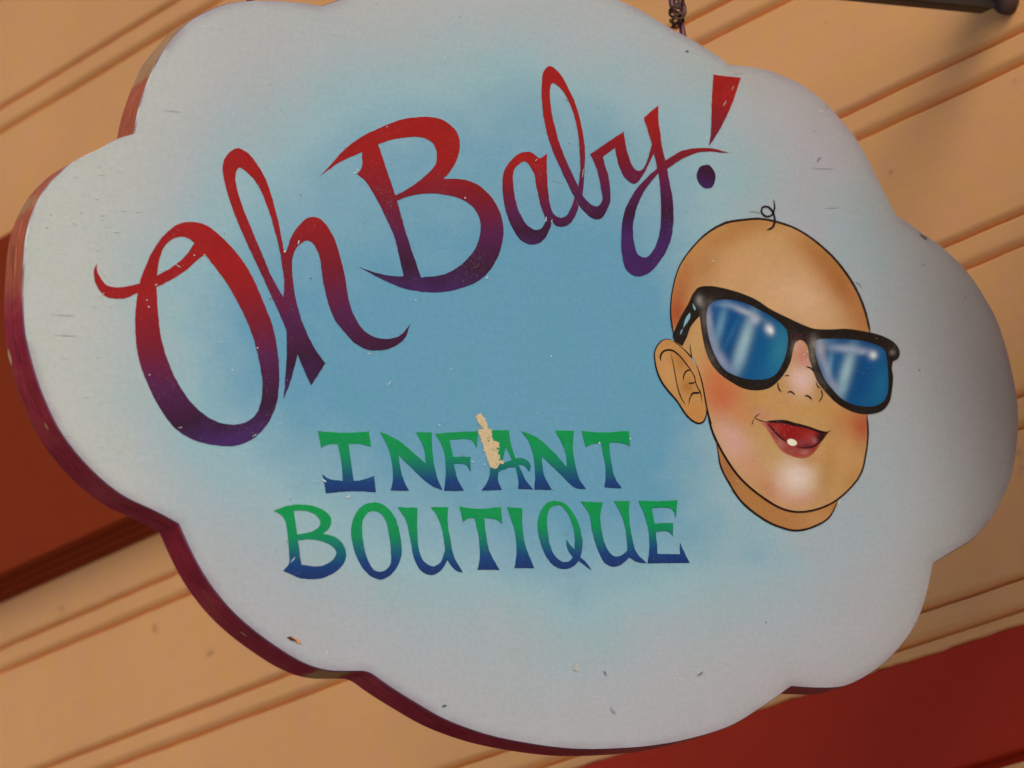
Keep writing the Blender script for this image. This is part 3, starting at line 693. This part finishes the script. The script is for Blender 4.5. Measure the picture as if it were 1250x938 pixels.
def head_col(P):
    c = blobs(P, (184, 140, 84), [
        (BT, 560, 430, 330, 240, 15, (196, 148, 98), .9), (BT, 740, 500, 180, 120, 25, (206, 162, 122), .8), (BT, 420, 350, 130, 110, 0, (190, 142, 92), .6),
        (BT, 300, 350, 60, 90, 20, (158, 100, 52), .55), (BT, 200, 400, 60, 130, 15, (166, 92, 44), .7), (BT, 165, 560, 60, 110, 5, (158, 66, 36), .9),
        (BT, 400, 210, 220, 60, -20, (170, 112, 54), .75), (BT, 900, 420, 75, 190, -35, (158, 90, 38), .85), (BT, 800, 290, 150, 55, 35, (164, 102, 48), .7), (BT, 1005, 600, 60, 100, -10, (168, 92, 44), .6),
        (BT, 480, 160, 160, 24, 0, (160, 104, 52), .5),
        (BL, 330, 120, 60, 110, 0, (186, 112, 66), .6), (BL, 390, 245, 95, 95, 0, (188, 84, 54), .85), (BL, 350, 190, 60, 90, 0, (190, 98, 52), .6), (BL, 470, 300, 80, 80, 0, (188, 122, 66), .4),
        (BL, 990, 370, 80, 90, 0, (162, 62, 36), .9), (BL, 900, 330, 60, 60, 0, (186, 104, 56), .4),
        (BL, 420, 440, 75, 120, -35, (200, 150, 132), .9), (BL, 500, 560, 60, 90, -35, (196, 134, 100), .6), (BL, 590, 650, 50, 60, -30, (172, 96, 52), .6),
        (BL, 700, 690, 120, 45, 5, (186, 118, 92), .7), (BL, 700, 600, 90, 88, 0, (212, 182, 160), .95), (BL, 720, 600, 50, 50, 0, (214, 190, 168), .5),
        (BL, 850, 560, 40, 120, 10, (160, 108, 48), .5), (BL, 920, 480, 60, 130, 10, (190, 138, 84), .6), (BL, 960, 600, 40, 80, 30, (176, 118, 62), .6), (BL, 770, 520, 60, 30, 0, (172, 118, 58), .5),
        (BL, 560, 260, 120, 50, 10, (184, 132, 70), .5), (BL, 800, 290, 120, 50, 10, (186, 134, 72), .5), (BL, 480, 330, 50, 50, 0, (184, 120, 72), .5),
        (BL, 735, 60, 40, 55, 0, (186, 108, 96), .9), (BL, 730, 160, 70, 65, 0, (212, 174, 156), .95), (BL, 700, 10, 30, 30, 0, (196, 150, 140), .5), (BL, 640, 190, 40, 50, 0, (176, 124, 66), .5), (BL, 810, 210, 30, 50, 0, (166, 112, 56), .5),
        (BL, 560, 320, 60, 25, 25, (184, 120, 100), .55)])
    n = fbm(P, 1 / 16.0, 6.6, 3)
    return c * (1 + .04 * n[:, None]) * np.array([.97, 1.02, 1.20])
sheet('painted_face', [head], [], head_col, .0003, grid=2.6, label='airbrushed tan face and bald forehead of the baby')
ear = S([(60, 230), (75, 180), (115, 125), (170, 103), (220, 115), (280, 160), (340, 215), (390, 275), (430, 340), (470, 460), (500, 580), (520, 690), (515, 780), (490, 830), (450, 845), (400, 825), (340, 770), (260, 650), (200, 580), (130, 490), (85, 390), (65, 300)], 2.0, tr=EAR)
sheet('painted_ear', [ear], [], lambda P: blobs(P, (182, 130, 78), [(EAR, 180, 400, 70, 150, -15, (190, 140, 92), .8), (EAR, 290, 300, 60, 90, -30, (160, 102, 48), .7), (EAR, 350, 520, 60, 60, 0, (158, 100, 46), .8), (EAR, 320, 430, 40, 60, 0, (176, 122, 70), .4), (EAR, 420, 760, 90, 80, 0, (184, 124, 66), .8), (EAR, 430, 300, 70, 60, 0, (184, 128, 86), .7), (EAR, 160, 140, 80, 30, 0, (176, 124, 74), .5)]), .00035, grid=2.2, label='tan painted ear of the baby')
# mouth
lips = S([(230, 225), (300, 222), (400, 214), (520, 210), (600, 235), (700, 265), (800, 290), (900, 325), (965, 335), (985, 345), (950, 400), (910, 455), (870, 520), (820, 580), (740, 622), (650, 618), (560, 590), (480, 545), (420, 470), (370, 390), (320, 310), (270, 255)], 1.6, tr=MO)
def lip_col(P):
    c = blobs(P, (142, 58, 56), [(MO, 460, 470, 60, 60, 0, (176, 116, 104), .6), (MO, 400, 400, 40, 70, -30, (150, 72, 72), .5), (MO, 560, 540, 80, 30, 20, (150, 70, 62), .6), (MO, 730, 560, 50, 30, 0, (172, 108, 96), .75), (MO, 860, 520, 60, 60, 0, (140, 36, 36), .8), (MO, 650, 600, 120, 20, 0, (150, 60, 48), .6), (MO, 300, 280, 70, 60, 0, (170, 96, 96), .7), (MO, 240, 230, 50, 40, 0, (190, 134, 120), .9)])
    e = seg_dist(P, lips)
    k = np.exp(-(e / 1.6) ** 2)[:, None] * .55
    return c * (1 - k) + paint((176, 110, 70)) * k
sheet('painted_lips', [lips], [], lip_col, .00036, grid=1.8, label='pinkish red lower lip')
mouth = S([(330, 245), (420, 238), (530, 244), (620, 262), (740, 276), (850, 316), (940, 340), (990, 338), (940, 400), (890, 445), (840, 490), (760, 510), (680, 505), (600, 480), (520, 430), (450, 370), (395, 312)], 1.4, tr=MO)
sheet('painted_mouth', [mouth], [], lambda P: blobs(P, (134, 32, 32), [(MO, 560, 330, 130, 60, 10, (138, 18, 20), .8), (MO, 420, 290, 60, 40, 30, (160, 52, 46), .7), (MO, 790, 400, 80, 60, 0, (160, 62, 62), .6), (MO, 700, 460, 110, 35, 0, (132, 56, 62), .9), (MO, 760, 490, 80, 25, 0, (86, 36, 46), .8), (MO, 500, 420, 60, 25, 40, (100, 34, 44), .7), (MO, 840, 430, 30, 30, 0, (150, 120, 124), .6), (MO, 920, 380, 55, 60, 0, (38, 22, 24), 1.0), (MO, 905, 400, 50, 50, 0, (38, 24, 26), .8)]), .0004, grid=1.6, label='open red mouth')
tooth = np.array([px(MO, (592 + 56 * math.cos(t) * math.cos(.32) - 36 * math.sin(t) * math.sin(.32), 450 + 56 * math.cos(t) * math.sin(.32) + 36 * math.sin(t) * math.cos(.32))) for t in np.linspace(0, 2 * math.pi, 28)[:-1]])
sheet('painted_tooth', [tooth], [], lambda P: blobs(P, (222, 212, 192), [(MO, 560, 430, 60, 40, 0, (232, 222, 204), .6)]), .00046, grid=2.0, label='single pale tooth')
# sunglasses
frame = S([(852.4, 351.2), (866.8, 349.6), (879.6, 351.5), (902, 357.6), (922.8, 366.4), (940.4, 378), (962.8, 389), (980, 397), (993.3, 401.6), (1012, 402.6), (1032, 401.8), (1052.3, 404.5), (1074, 409.5), (1089.8, 417.4), (1096, 424.6), (1098, 431.8), (1095.5, 438.3), (1089.8, 441.5, 'c'),
           (1088.3, 449), (1089.8, 460.6), (1088.3, 478), (1085.4, 491), (1076.8, 501.5), (1063.8, 505.6), (1048, 505.3), (1032, 499.5), (1019, 491), (1007.7, 479.4), (997.6, 466.4), (991.8, 452), (987.5, 437.6), (986, 426), (983, 419.5), (977.4, 415.3), (971, 418), (968.3, 425), (964.5, 442), (957.3, 456),
           (949, 466), (938.8, 474), (922.8, 477), (906.8, 474.4), (889.2, 464.8), (876.4, 455), (866.8, 442.4), (860.4, 426.4), (856.4, 407), (853.5, 386, 'c'), (842.8, 399), (838, 412), (832.4, 423, 'c'), (822, 415), (820.8, 409), (822.8, 404), (830, 388), (839.6, 371), (846, 358)], 2.5)
lens1 = S([(500, 180), (570, 163), (650, 168), (740, 190), (840, 235), (940, 290), (1020, 350), (1060, 400), (1070, 460), (1060, 560), (1030, 650), (980, 730), (920, 765), (830, 775), (740, 765), (650, 735), (580, 690), (520, 600), (480, 500), (455, 390), (448, 300), (460, 225)], 2.5, tr=G1)
lens2 = S([(400, 243), (440, 238), (540, 235), (680, 242), (800, 260), (900, 290), (965, 330), (985, 400), (995, 500), (1000, 620), (985, 720), (940, 780), (870, 808), (770, 808), (680, 785), (600, 740), (530, 670), (460, 580), (405, 450), (378, 340), (380, 270)], 2.5, tr=G2)
def frame_col(P):
    c = blobs(P, (30, 25, 24), [(G1, 398, 175, 26, 38, -15, (160, 156, 152), .7), (G1, 430, 300, 22, 120, -5, (96, 90, 88), .7), (G1, 480, 590, 24, 110, -25, (96, 88, 84), .5), (G1, 470, 190, 50, 40, 0, (84, 78, 74), .6),
        (G2, 200, 310, 30, 70, 15, (110, 100, 98), .6), (G2, 370, 280, 40, 60, 0, (150, 140, 136), .6), (G2, 355, 390, 22, 80, -10, (130, 120, 114), .55), (G2, 420, 580, 24, 90, -35, (90, 82, 76), .5),
        (G2, 1035, 350, 22, 22, 0, (140, 134, 130), .75), (G2, 1050, 300, 40, 60, 0, (48, 40, 38), .6), (G2, 240, 220, 60, 25, 0, (86, 40, 52), .4)])
    n = fbm(P, 1 / 5.0, 3.0, 2)
    return c * (1 + .35 * n[:, None])
sheet('painted_sunglasses', [frame], [lens1, lens2], frame_col, .0005, grid=2.5, label='black painted sunglasses frame')
def lens_col(tr, items, basec, poly, edge):
    def g(P):
        c = blobs(P, basec, [(tr,) + it for it in items])
        return c
    return g
la = [(1000, 560, 130, 230, 10, (44, 124, 150), .75), (900, 700, 160, 90, 0, (20, 96, 142), .5), (880, 560, 70, 200, 18, (5, 74, 132), .6), (660, 400, 70, 160, 18, (5, 72, 128), .8), (620, 570, 60, 80, 0, (12, 62, 116), .6), (520, 250, 40, 40, 0, (30, 84, 150), .5),
      (740, 480, 46, 220, 17, (150, 182, 196), .85), (700, 610, 40, 110, 17, (136, 166, 184), .6), (555, 360, 32, 160, 14, (104, 152, 182), .7), (640, 420, 14, 150, 25, (50, 116, 160), .4),
      (740, 255, 120, 24, 24, (158, 166, 182), .85), (600, 205, 90, 20, 5, (120, 146, 176), .6), (820, 320, 36, 34, 0, (170, 170, 196), .75), (468, 330, 26, 130, -4, (146, 150, 168), .85), (500, 480, 34, 130, -14, (132, 142, 164), .8), (560, 620, 38, 90, -32, (142, 150, 172), .8), (620, 690, 60, 40, 20, (120, 140, 170), .5),
      (928, 390, 30, 40, -25, (196, 200, 214), .95), (940, 400, 16, 24, -20, (226, 226, 228), .8), (800, 190, 150, 20, 20, (12, 76, 130), .5)]
sheet('painted_lens', [lens1], [], lens_col(G1, la, (4, 72, 124), lens1, 2), .00048, grid=2.2, label='mirrored blue lens beside the ear, with pale reflections')
lb = [(930, 620, 110, 200, 5, (26, 104, 148), .7), (800, 560, 90, 180, 15, (5, 66, 130), .6), (560, 460, 50, 120, 12, (14, 84, 138), .7), (900, 380, 90, 70, 0, (20, 90, 150), .5), (850, 760, 120, 50, 0, (16, 92, 140), .5),
      (645, 500, 48, 200, 16, (150, 182, 196), .88), (610, 650, 42, 80, 16, (130, 164, 184), .6), (500, 450, 30, 120, 10, (100, 148, 178), .65),
      (640, 320, 160, 34, 5, (150, 162, 188), .85), (780, 345, 50, 26, 0, (160, 164, 190), .6), (420, 320, 40, 110, -8, (156, 154, 160), .9), (470, 480, 34, 130, -18, (140, 150, 176), .8), (540, 640, 34, 100, -35, (140, 150, 172), .75), (440, 260, 90, 30, 0, (120, 150, 170), .4),
      (868, 372, 34, 34, 30, (190, 194, 206), .95), (875, 380, 18, 20, 0, (216, 216, 220), .7)]
sheet('painted_lens', [lens2], [], lens_col(G2, lb, (5, 72, 124), lens2, 2), .00048, grid=2.2, label='mirrored blue lens over the far cheek, with pale reflections')
for pts in ([(322, 262, 'c'), (326, 292), (305, 335), (272, 378, 'c'), (283, 325), (300, 290)], [(345, 190, 'c'), (369, 236, 'c'), (357, 248, 'c'), (346, 215)], [(268, 385, 'c'), (262, 410), (246, 434, 'c'), (252, 405)]):
    sheet('frame_glint', [S(pts, 2.0, tr=G1)], [], lambda P: blobs(P, (120, 165, 182), []), .00055, 3.0)
# ink lines
INK = []
def ink(tr, pts, wd, taper=(.2, .2)): INK.append(ribbon(pts, np.asarray(wd, float) * .88 if not np.isscalar(wd) else wd, tr, 1.6, taper))
ink(BT, [(152, 655), (140, 560), (148, 460), (180, 350), (235, 270), (300, 205), (385, 157), (480, 141), (540, 138), (610, 150), (700, 181), (780, 231), (870, 311), (940, 400), (985, 480), (1015, 560), (1036, 650)], [2.2, 1.6, 1.8, 3.0, 3.0, 2.4, 3.0, 3.2, 3.0], (.02, .02))
ink(BL, [(1020, 315), (1026, 400), (1015, 500), (990, 590), (900, 690), (820, 735), (720, 755), (640, 740), (540, 680), (450, 600), (380, 500), (330, 400), (305, 310)], [2.2, 2.4, 2.4, 2.6, 2.8, 2.8, 3.0, 2.4], (.03, .03))
ink(BL, [(345, 425), (352, 480), (365, 550), (400, 620), (460, 710), (570, 795), (640, 825), (700, 838), (770, 825), (850, 780), (890, 705)], [1.4, 2.2, 2.6, 2.6, 2.4, 1.8], (.1, .05))
ink(EAR, [(520, 690), (515, 780), (490, 830), (450, 845), (400, 825), (340, 770), (260, 650), (200, 580), (130, 490), (85, 390), (65, 300), (60, 230), (75, 180), (115, 125), (170, 103), (220, 115)], [1.6, 2.0, 2.2, 2.0, 2.4, 2.2, 1.8, 1.6, 1.2], (.05, .1))
ink(EAR, [(220, 115), (280, 160), (340, 215), (392, 275)], [.8, .8], (.1, .3))
ink(EAR, [(118, 298), (112, 260), (135, 215), (170, 200), (215, 203), (270, 240), (330, 310), (375, 370), (410, 430), (425, 490), (440, 530), (465, 575), (478, 660)], [2.2, 2.6, 2.2, 1.8, 1.4, 1.3, 1.2, 1.6, 1.0], (.05, .1))
ink(EAR, [(203, 225), (225, 320), (245, 430), (265, 530), (295, 620), (330, 680)], [1.0, 1.1, 1.3, 1.8])
ink(EAR, [(312, 470), (325, 405), (350, 380), (382, 378)], [.9, 2.0, 2.6]); ink(EAR, [(360, 493), (390, 492), (422, 482)], [2.0, 2.2, 1.4]); ink(EAR, [(360, 682), (375, 615), (400, 580), (440, 578), (468, 568)], [1.2, 1.4, 2.8, 3.0])
ink(EAR, [(430, 325), (455, 400), (480, 490), (505, 620), (524, 720), (560, 860)], [1.0, 1.6, 2.0, 2.0, 2.4], (.15, .02)); ink(EAR, [(372, 145), (378, 200), (390, 272)], [1.0, 1.4]); ink(EAR, [(390, 272), (355, 230), (318, 190)], [1.8, 1.2])
ink(MO, [(285, 228), (400, 222), (520, 226), (600, 250), (700, 270), (800, 298), (900, 333), (965, 342), (1016, 320)], [1.6, 3.4, 4.8, 4.6, 3.4, 3.0, 3.2, 1.6], (.1, .1))
ink(MO, [(310, 245), (380, 305), (430, 362), (500, 425), (545, 450)], [1.6, 2.0, 1.4]); ink(MO, [(640, 500), (740, 512), (830, 492), (900, 435), (950, 385)], [1.0, 1.6, 2.2, 3.0])
ink(MO, [(243, 135), (205, 160), (178, 185)], .8); ink(MO, [(178, 182), (240, 210), (300, 228)], .9); ink(MO, [(176, 190), (165, 225), (150, 260)], [.7, 1.6], (.2, .1))
for tr, pts, wd in ((G2, [(62, 605), (66, 650), (92, 690)], 1.5), (G2, [(118, 552), (140, 546), (160, 550)], 1.2), (G2, [(143, 690), (172, 684), (208, 710)], 1.5), (G2, [(288, 720), (320, 722), (350, 750)], 1.8), (G2, [(430, 665), (438, 720), (412, 770)], 1.5), (G2, [(300, 470), (340, 484), (368, 515)], 1.6), (G2, [(388, 600), (395, 632), (420, 655)], 1.2)):
    ink(tr, pts, wd)
ink(BT, [(602, 50), (606, 90), (592, 122), (568, 127), (548, 108), (553, 86), (576, 84), (596, 103), (606, 130), (606, 155), (595, 178), (572, 187)], [1.0, 2.4, 2.5, 2.4, 2.4, 2.5, 2.6, 3.0, 3.2], (.05, .05))
ink(BT, [(490, 104), (520, 107), (548, 114)], .6); ink(BT, [(970, 420), (983, 430), (999, 446)], [1.0, .8]); ink(BT, [(380, 150), (400, 148)], .8)
V = []; F = []; CC = []
for i, (v, f) in enumerate(INK):
    s = len(V); V += list(signs(v, .00058 + i * 4e-6)); F += [tuple(s + k for k in q) for q in f]
    col = paint((34, 18, 20)) if not (27 <= i <= 29) else paint((120, 112, 116))
    CC += [col] * len(v)
mesh_obj('ink_outline', V, F, M_ART, sign, cols=np.array(CC))['label'] = 'thin black brush outline of the baby'

# ------------------------------------------------------------------ wear on the sign: scraped patch, chips, scratches, specks
def ragged(pts, tr, amp, sc, seed, step=1.2):
    p = S(pts, step, tr=tr)
    return p + np.stack([fbm(p, sc, seed, 3), fbm(p, sc, seed + 9, 3)], 1) * amp
scr = [ragged([(4, 40), (30, 26), (52, 58), (72, 98), (60, 112), (30, 96)], Z6, 2.2, .5, 1), ragged([(20, 118), (60, 104), (92, 118), (98, 180), (128, 232), (136, 300), (128, 326), (92, 326), (62, 268), (40, 200)], Z6, 3.2, .45, 2),
       ragged([(100, 180), (128, 190), (136, 214), (110, 215)], Z6, 1.5, .4, 5), ragged([(128, 290), (160, 292), (158, 304), (130, 306)], Z6, 1.2, .4, 6)]
sheet('scraped_patch', scr, [], lambda P: blobs(P, (196, 172, 138), []) * (1 + .16 * fbm(P, .35, 4, 3)[:, None]), .00045, 2.5, label='scraped bare patch across the letter A')
CH = []
def chip(x, y, a, b, rot, col, seed):
    t = np.linspace(0, 2 * math.pi, 13)[:-1]
    ca, sa = math.cos(rot), math.sin(rot)
    p = np.array([(x + a * math.cos(k) * ca - b * math.sin(k) * sa, y + a * math.cos(k) * sa + b * math.sin(k) * ca) for k in t])
    p = p + np.stack([fbm(p, .9, seed, 2), fbm(p, .9, seed + 5, 2)], 1) * min(a, b) * .8
    CH.append((p, col))
chip(360, 782, 9, 2.3, .42, (196, 138, 96), 1); chip(356, 780.5, 7, 1.3, .42, (70, 40, 34), 2); chip(353.5, 779, 2.2, 1.8, 0, (70, 36, 30), 3)
chip(703, 815, 3, 4, 0, (172, 168, 162), 4); chip(738, 822, 1.5, 3, -.4, (120, 116, 122), 5); chip(748, 868, 2, 5, -.5, (146, 140, 152), 6); chip(854, 823, 4, 1.3, -.6, (120, 112, 112), 7); chip(542, 862, 3, 1, -.2, (84, 80, 84), 8)
chip(838.5, 63, 2.4, .8, 0, (96, 92, 100), 9); chip(999, 195, 4, 1, -.9, (130, 122, 128), 10); chip(1127, 289.5, 6, 1.0, .62, (98, 86, 84), 11)
WHITE = (198, 202, 196)
for (x, y, a, b, r) in [(123, 267.5, 4, .8, -.6), (86, 264, 4, .7, -1.2), (112, 302, 3.5, .7, -.8), (62, 262, 4, 1, 0), (118, 243, 3, .8, 0), (160, 179, 4, .7, 1.1), (248, 33, 1.6, 1.2, 0), (244, 33, 1.6, 1.1, 0), (82, 532, 4, .9, 0),
                        (196, 330, 3, 1.2, -.5), (190, 348, 3, 1, -.3), (181, 375, 2.5, 1, .4), (179, 367, 1.5, 1.2, 0), (237, 312, 1.8, 1, 0), (249, 311.5, 2.5, .9, .3), (475, 468, 6, .8, -.9), (450, 432, 4, .8, -.3), (347, 307.5, 1.6, 2.6, 0), (364, 296, 1, 5, .3),
                        (424, 607, 5, 2.0, -.3), (395, 587, 5, 1.6, .5), (384, 588, 6, .7, -.2), (536, 519, 1.6, 1.2, 0), (731, 541, 1.6, 1.8, 0), (576, 564, 2, 1.2, 0), (591, 567, 2.2, 1.2, 0), (769, 536, 1.4, 2, 0), (357, 684, 7, .8, -.9), (374, 790, 6, .8, -1), (398, 797, 4, .8, -1.2),
                        (884, 127, 6, .6, -1.1), (894, 108, 5, .5, -1.1), (866, 136, 6, .5, 1.5), (862, 168, 3, .6, 1.2), (666, 268, 5, 1.1, -1.45), (673, 270, 3.5, .8, -1.2), (654, 196, 3.5, .6, -.7), (711, 212, 10, .5, -1.45), (985, 430, 2.0, 1.0, .5), (985, 440, 2, .8, 1), (981, 433, 1, 1, 0),
                        (594, 339, 3, 1.6, -.6), (1024, 613, 6, 1.0, -1.2), (1019, 620, 4, .8, -1.2), (870, 319, 1.4, 1.2, 0), (433, 211.5, 3, 1.2, -.5), (436, 208, 2, 1.6, 0), (556, 284, 1, .8, 0), (283, 452, 2, 1.2, 0), (314, 425, 1.6, 1.6, 0), (310, 532, 5, .7, -.5)]:
    chip(x, y, a * .62, b * .55, r, WHITE, x * .1)
for i in range(26):                                      # flecks round the scrape, and paint left standing in it
    k = random.random(); bx = 580 + (20 + 95 * k) / 4.622; by = 500 + (40 + 285 * k) / 4.622
    if i % 3: chip(bx + random.gauss(0, 4.2), by + random.gauss(0, 3), random.uniform(.5, 1.5), random.uniform(.3, .8), random.uniform(0, 3), (190, 172, 142), i * 3.3)
    else: chip(bx + random.uniform(1, 4), by + random.gauss(0, 3), random.uniform(.5, 1.1), random.uniform(.3, .7), random.uniform(0, 3), (24, 128, 84) if k < .75 else (60, 120, 130), i * 3.3)
for i in range(75):                                     # tiny knocks and fly specks
    while True:
        x, y = random.uniform(30, 1235), random.uniform(5, 905)
        if inside([(x, y)], outline)[0] and not inside([(x, y)], head)[0]: break
    dark = random.random() < .75 if x > 250 else random.random() < .35
    s = random.uniform(.3, .75)
    chip(x, y, s * random.uniform(1, 2.2), s, random.uniform(-1, 1), (122, 114, 116) if dark else (196, 198, 192), i * 1.7)
for i in range(45):                                      # short pale scuffs along the exposed side
    x, y = random.gauss(120, 60), random.uniform(190, 560)
    if not inside([(x, y)], outline - 0)[0]: continue
    chip(x, y, random.uniform(1.5, 5), .35, random.gauss(0, .5), (200, 200, 192), i * 2.1)
for (x, y, l, r) in [(1004, 206, 20, .04), (1015, 254, 12, -.05), (75, 385, 22, .05), (80, 410, 18, .04), (680, 222, 8, .3), (900, 90, 9, -.05), (1180, 640, 16, -.1), (210, 136, 14, .1)]:
    chip(x, y, l * .8, .28, r, (158, 154, 160), x)
V = []; F = []; CC = []
for i, (p, col) in enumerate(CH):
    s = len(V); q = np.concatenate([p.mean(0)[None], p]); V += list(signs(q, (.00072 if inside([p.mean(0)], head)[0] else .0005) + (i % 60) * 1e-6)); n = len(p)
    F += [(s, s + 1 + k, s + 1 + (k + 1) % n) for k in range(n)]; CC += [paint(col)] * len(q)
o = mesh_obj('paint_chips', V, F, M_ART, sign, cols=np.array(CC)); o['kind'] = 'stuff'; o['label'] = 'small chips, scratches and specks in the paint'

# ------------------------------------------------------------------ ironwork: bracket, screw eyes, chain
def tube(path, r, seg=10, closed=False):
    P = [Vector(p) for p in path]; n = len(P); V = []; F = []
    up = None
    for i in range(n):
        if closed: t = P[(i + 1) % n] - P[i - 1]
        else: t = P[min(i + 1, n - 1)] - P[max(i - 1, 0)]
        t.normalize()
        if up is None: up = t.orthogonal().normalized()
        up = (up - t * up.dot(t)).normalized(); sd2 = t.cross(up)
        rr = r if np.isscalar(r) else r[i]
        for k in range(seg):
            a = 2 * math.pi * k / seg
            V.append(P[i] + up * (math.cos(a) * rr) + sd2 * (math.sin(a) * rr))
    for i in range(n if closed else n - 1):
        j = (i + 1) % n
        for k in range(seg):
            F.append((i * seg + k, i * seg + (k + 1) % seg, j * seg + (k + 1) % seg, j * seg + k))
    if not closed:
        F.append(tuple(range(seg))[::-1]); F.append(tuple((n - 1) * seg + k for k in range(seg)))
    return [tuple(v) for v in V], F
YC = THICK / 2
def loop(cx, cz, rx, rz, yc, turn, n=28):                # ring in a vertical plane turned about Z
    return [(cx + rx * math.cos(a) * math.cos(turn), yc + rx * math.cos(a) * math.sin(turn), cz + rz * math.sin(a)) for a in np.linspace(0, 2 * math.pi, n + 1)[:-1]]
pA, pB = on_sign(1072, 0), on_sign(1200, 12.5)
sl = (pB[2] - pA[2]) / (pB[0] - pA[0])
armz = lambda x: pA[2] + sl * (x - pA[0])                # lower edge of the arm
XEND = on_sign(1213, 10)[0]
bracket = empty('sign_bracket', (XW, 0.0, armz(XEND)))
tag(bracket, 'black iron bracket arm sticking out from the wall above the sign', 'bracket')
def arm():
    V = []; F = []; H = .042; y0, y1 = -.004, .010
    xs = np.concatenate([np.linspace(-.42, XEND - .012, 12), XEND - .012 + .012 * np.sin(np.linspace(0, math.pi / 2, 7)[1:])])
    prof2 = lambda: [(y0 + .002, 0), (y0, .0015), (y0, .006), (y0 + .0035, .0075), (y0 + .0035, H), (y1, H), (y1, .0015), (y1 - .002, 0)]
    for x in xs:
        t = max(0, (x - (XEND - .012)) / .012); lift = .009 * (1 - math.sqrt(max(0, 1 - t * t)))
        z = armz(x)
        for (y, h) in prof2(): V.append((x, y, z + max(h, lift + h * .0)))
    n = 8
    for i in range(len(xs) - 1):
        for k in range(n): F.append((i * n + k, i * n + (k + 1) % n, (i + 1) * n + (k + 1) % n, (i + 1) * n + k))
    F.append(tuple(range(n))[::-1]); F.append(tuple((len(xs) - 1) * n + k for k in range(n)))
    return mesh_obj('arm', V, F, M_IRON, bracket)
arm()
pw = on_wall(1236, 4)
def plate():
    V = []; F = []; n = 24
    zc = pw[2] + .020; yc = pw[1] + .004
    for d, r in ((.0, .030), (.008, .030), (.012, .026), (.0125, .0)):
        for k in range(n):
            a = 2 * math.pi * k / n; V.append((XW - d, yc + r * .55 * math.cos(a), zc + r * math.sin(a)))
    for i in range(3):
        for k in range(n): F.append((i * n + k, i * n + (k + 1) % n, (i + 1) * n + (k + 1) % n, (i + 1) * n + k))
    return mesh_obj('wall_plate', V, F, M_PLATE, bracket, smooth=True)
plate()
v, f = tube([(XEND - .02, .003, armz(XEND) + .024), (XEND + .01, .003, armz(XEND) + .024), (XW, pw[1] + .004, pw[2] + .022)], .008)
mesh_obj('stub', v, f, M_IRON, bracket, smooth=True)
def hang(x, ztop_sign, n_links, first):
    zt = ztop_sign
    eye_c = zt + .0345
    tiltx = .0025
    sv, sf = tube([(x + .0008, YC, zt - .012), (x, YC, zt), (x + tiltx * .5, YC, zt + .012), (x + tiltx, YC, zt + .0245)], [.0027, .0027, .0026, .0024], 12)
    e = mesh_obj('screw_eye', sv, sf, M_VIOLET, sign, smooth=True)
    rv, rf = tube(loop(x + tiltx, eye_c, .0088, .0088, YC, .15), .0023, 10, True)
    mesh_obj('eye_ring', rv, rf, M_VIOLET, e, smooth=True)
    ztarget = armz(x) - .0095
    ch = empty('hanging_chain', (x + tiltx, YC, eye_c))
    tag(ch, 'short weathered steel chain with rusty wire hooked into the sign' if first else 'short weathered steel chain beside the left end of the bracket', 'chain')
    L0 = (ztarget - eye_c + .004) / n_links
    for i in range(n_links):
        zc = eye_c + .004 + L0 * (i + .5)
        lv, lf = tube(loop(x + tiltx, zc, .0062, L0 * .5 + .0035, YC, 1.2 if i % 2 == 0 else -.3), .0019, 9, True)
        mesh_obj('link', lv, lf, M_STEEL, ch, smooth=True)
    bv, bf = tube(loop(x + tiltx, armz(x) - .0065, .0075, .0075, .003 + .004, .1), .002, 10, True)
    mesh_obj('arm_eye', bv, bf, M_IRON, bracket, smooth=True)
    if first:
        rng = random.Random(3); W = []
        for k in range(64):
            a = k * .62
            W.append((x - .0095 + tiltx + .0040 * math.cos(a) + rng.uniform(-.0016, .0016), YC - .004 + .0055 * math.sin(a) + rng.uniform(-.0012, .0012), zt + .0225 - .0065 * math.sin(k * .11) + rng.uniform(-.003, .003)))
        W += [(x + tiltx - .004, YC, zt + .02), (x + tiltx + .003, YC, zt + .024), (x + tiltx + .006, YC - .003, zt + .03)]
        wv, wf = tube(W, .0008, 6)
        mesh_obj('tie_wire', wv, wf, M_RUST, ch, smooth=True)
def top_z(x):                                            # height of the board's top edge at world x
    Q = signs(outline); m = np.abs(Q[:, 0] - x) < .012
    return Q[m][:, 2].max()
xe = on_sign(847, 47)[0]
hang(xe, on_sign(846, 48.5)[2], 2, True)
xl = on_sign(318, 0)[0]
hang(xl, top_z(xl), 3, False)
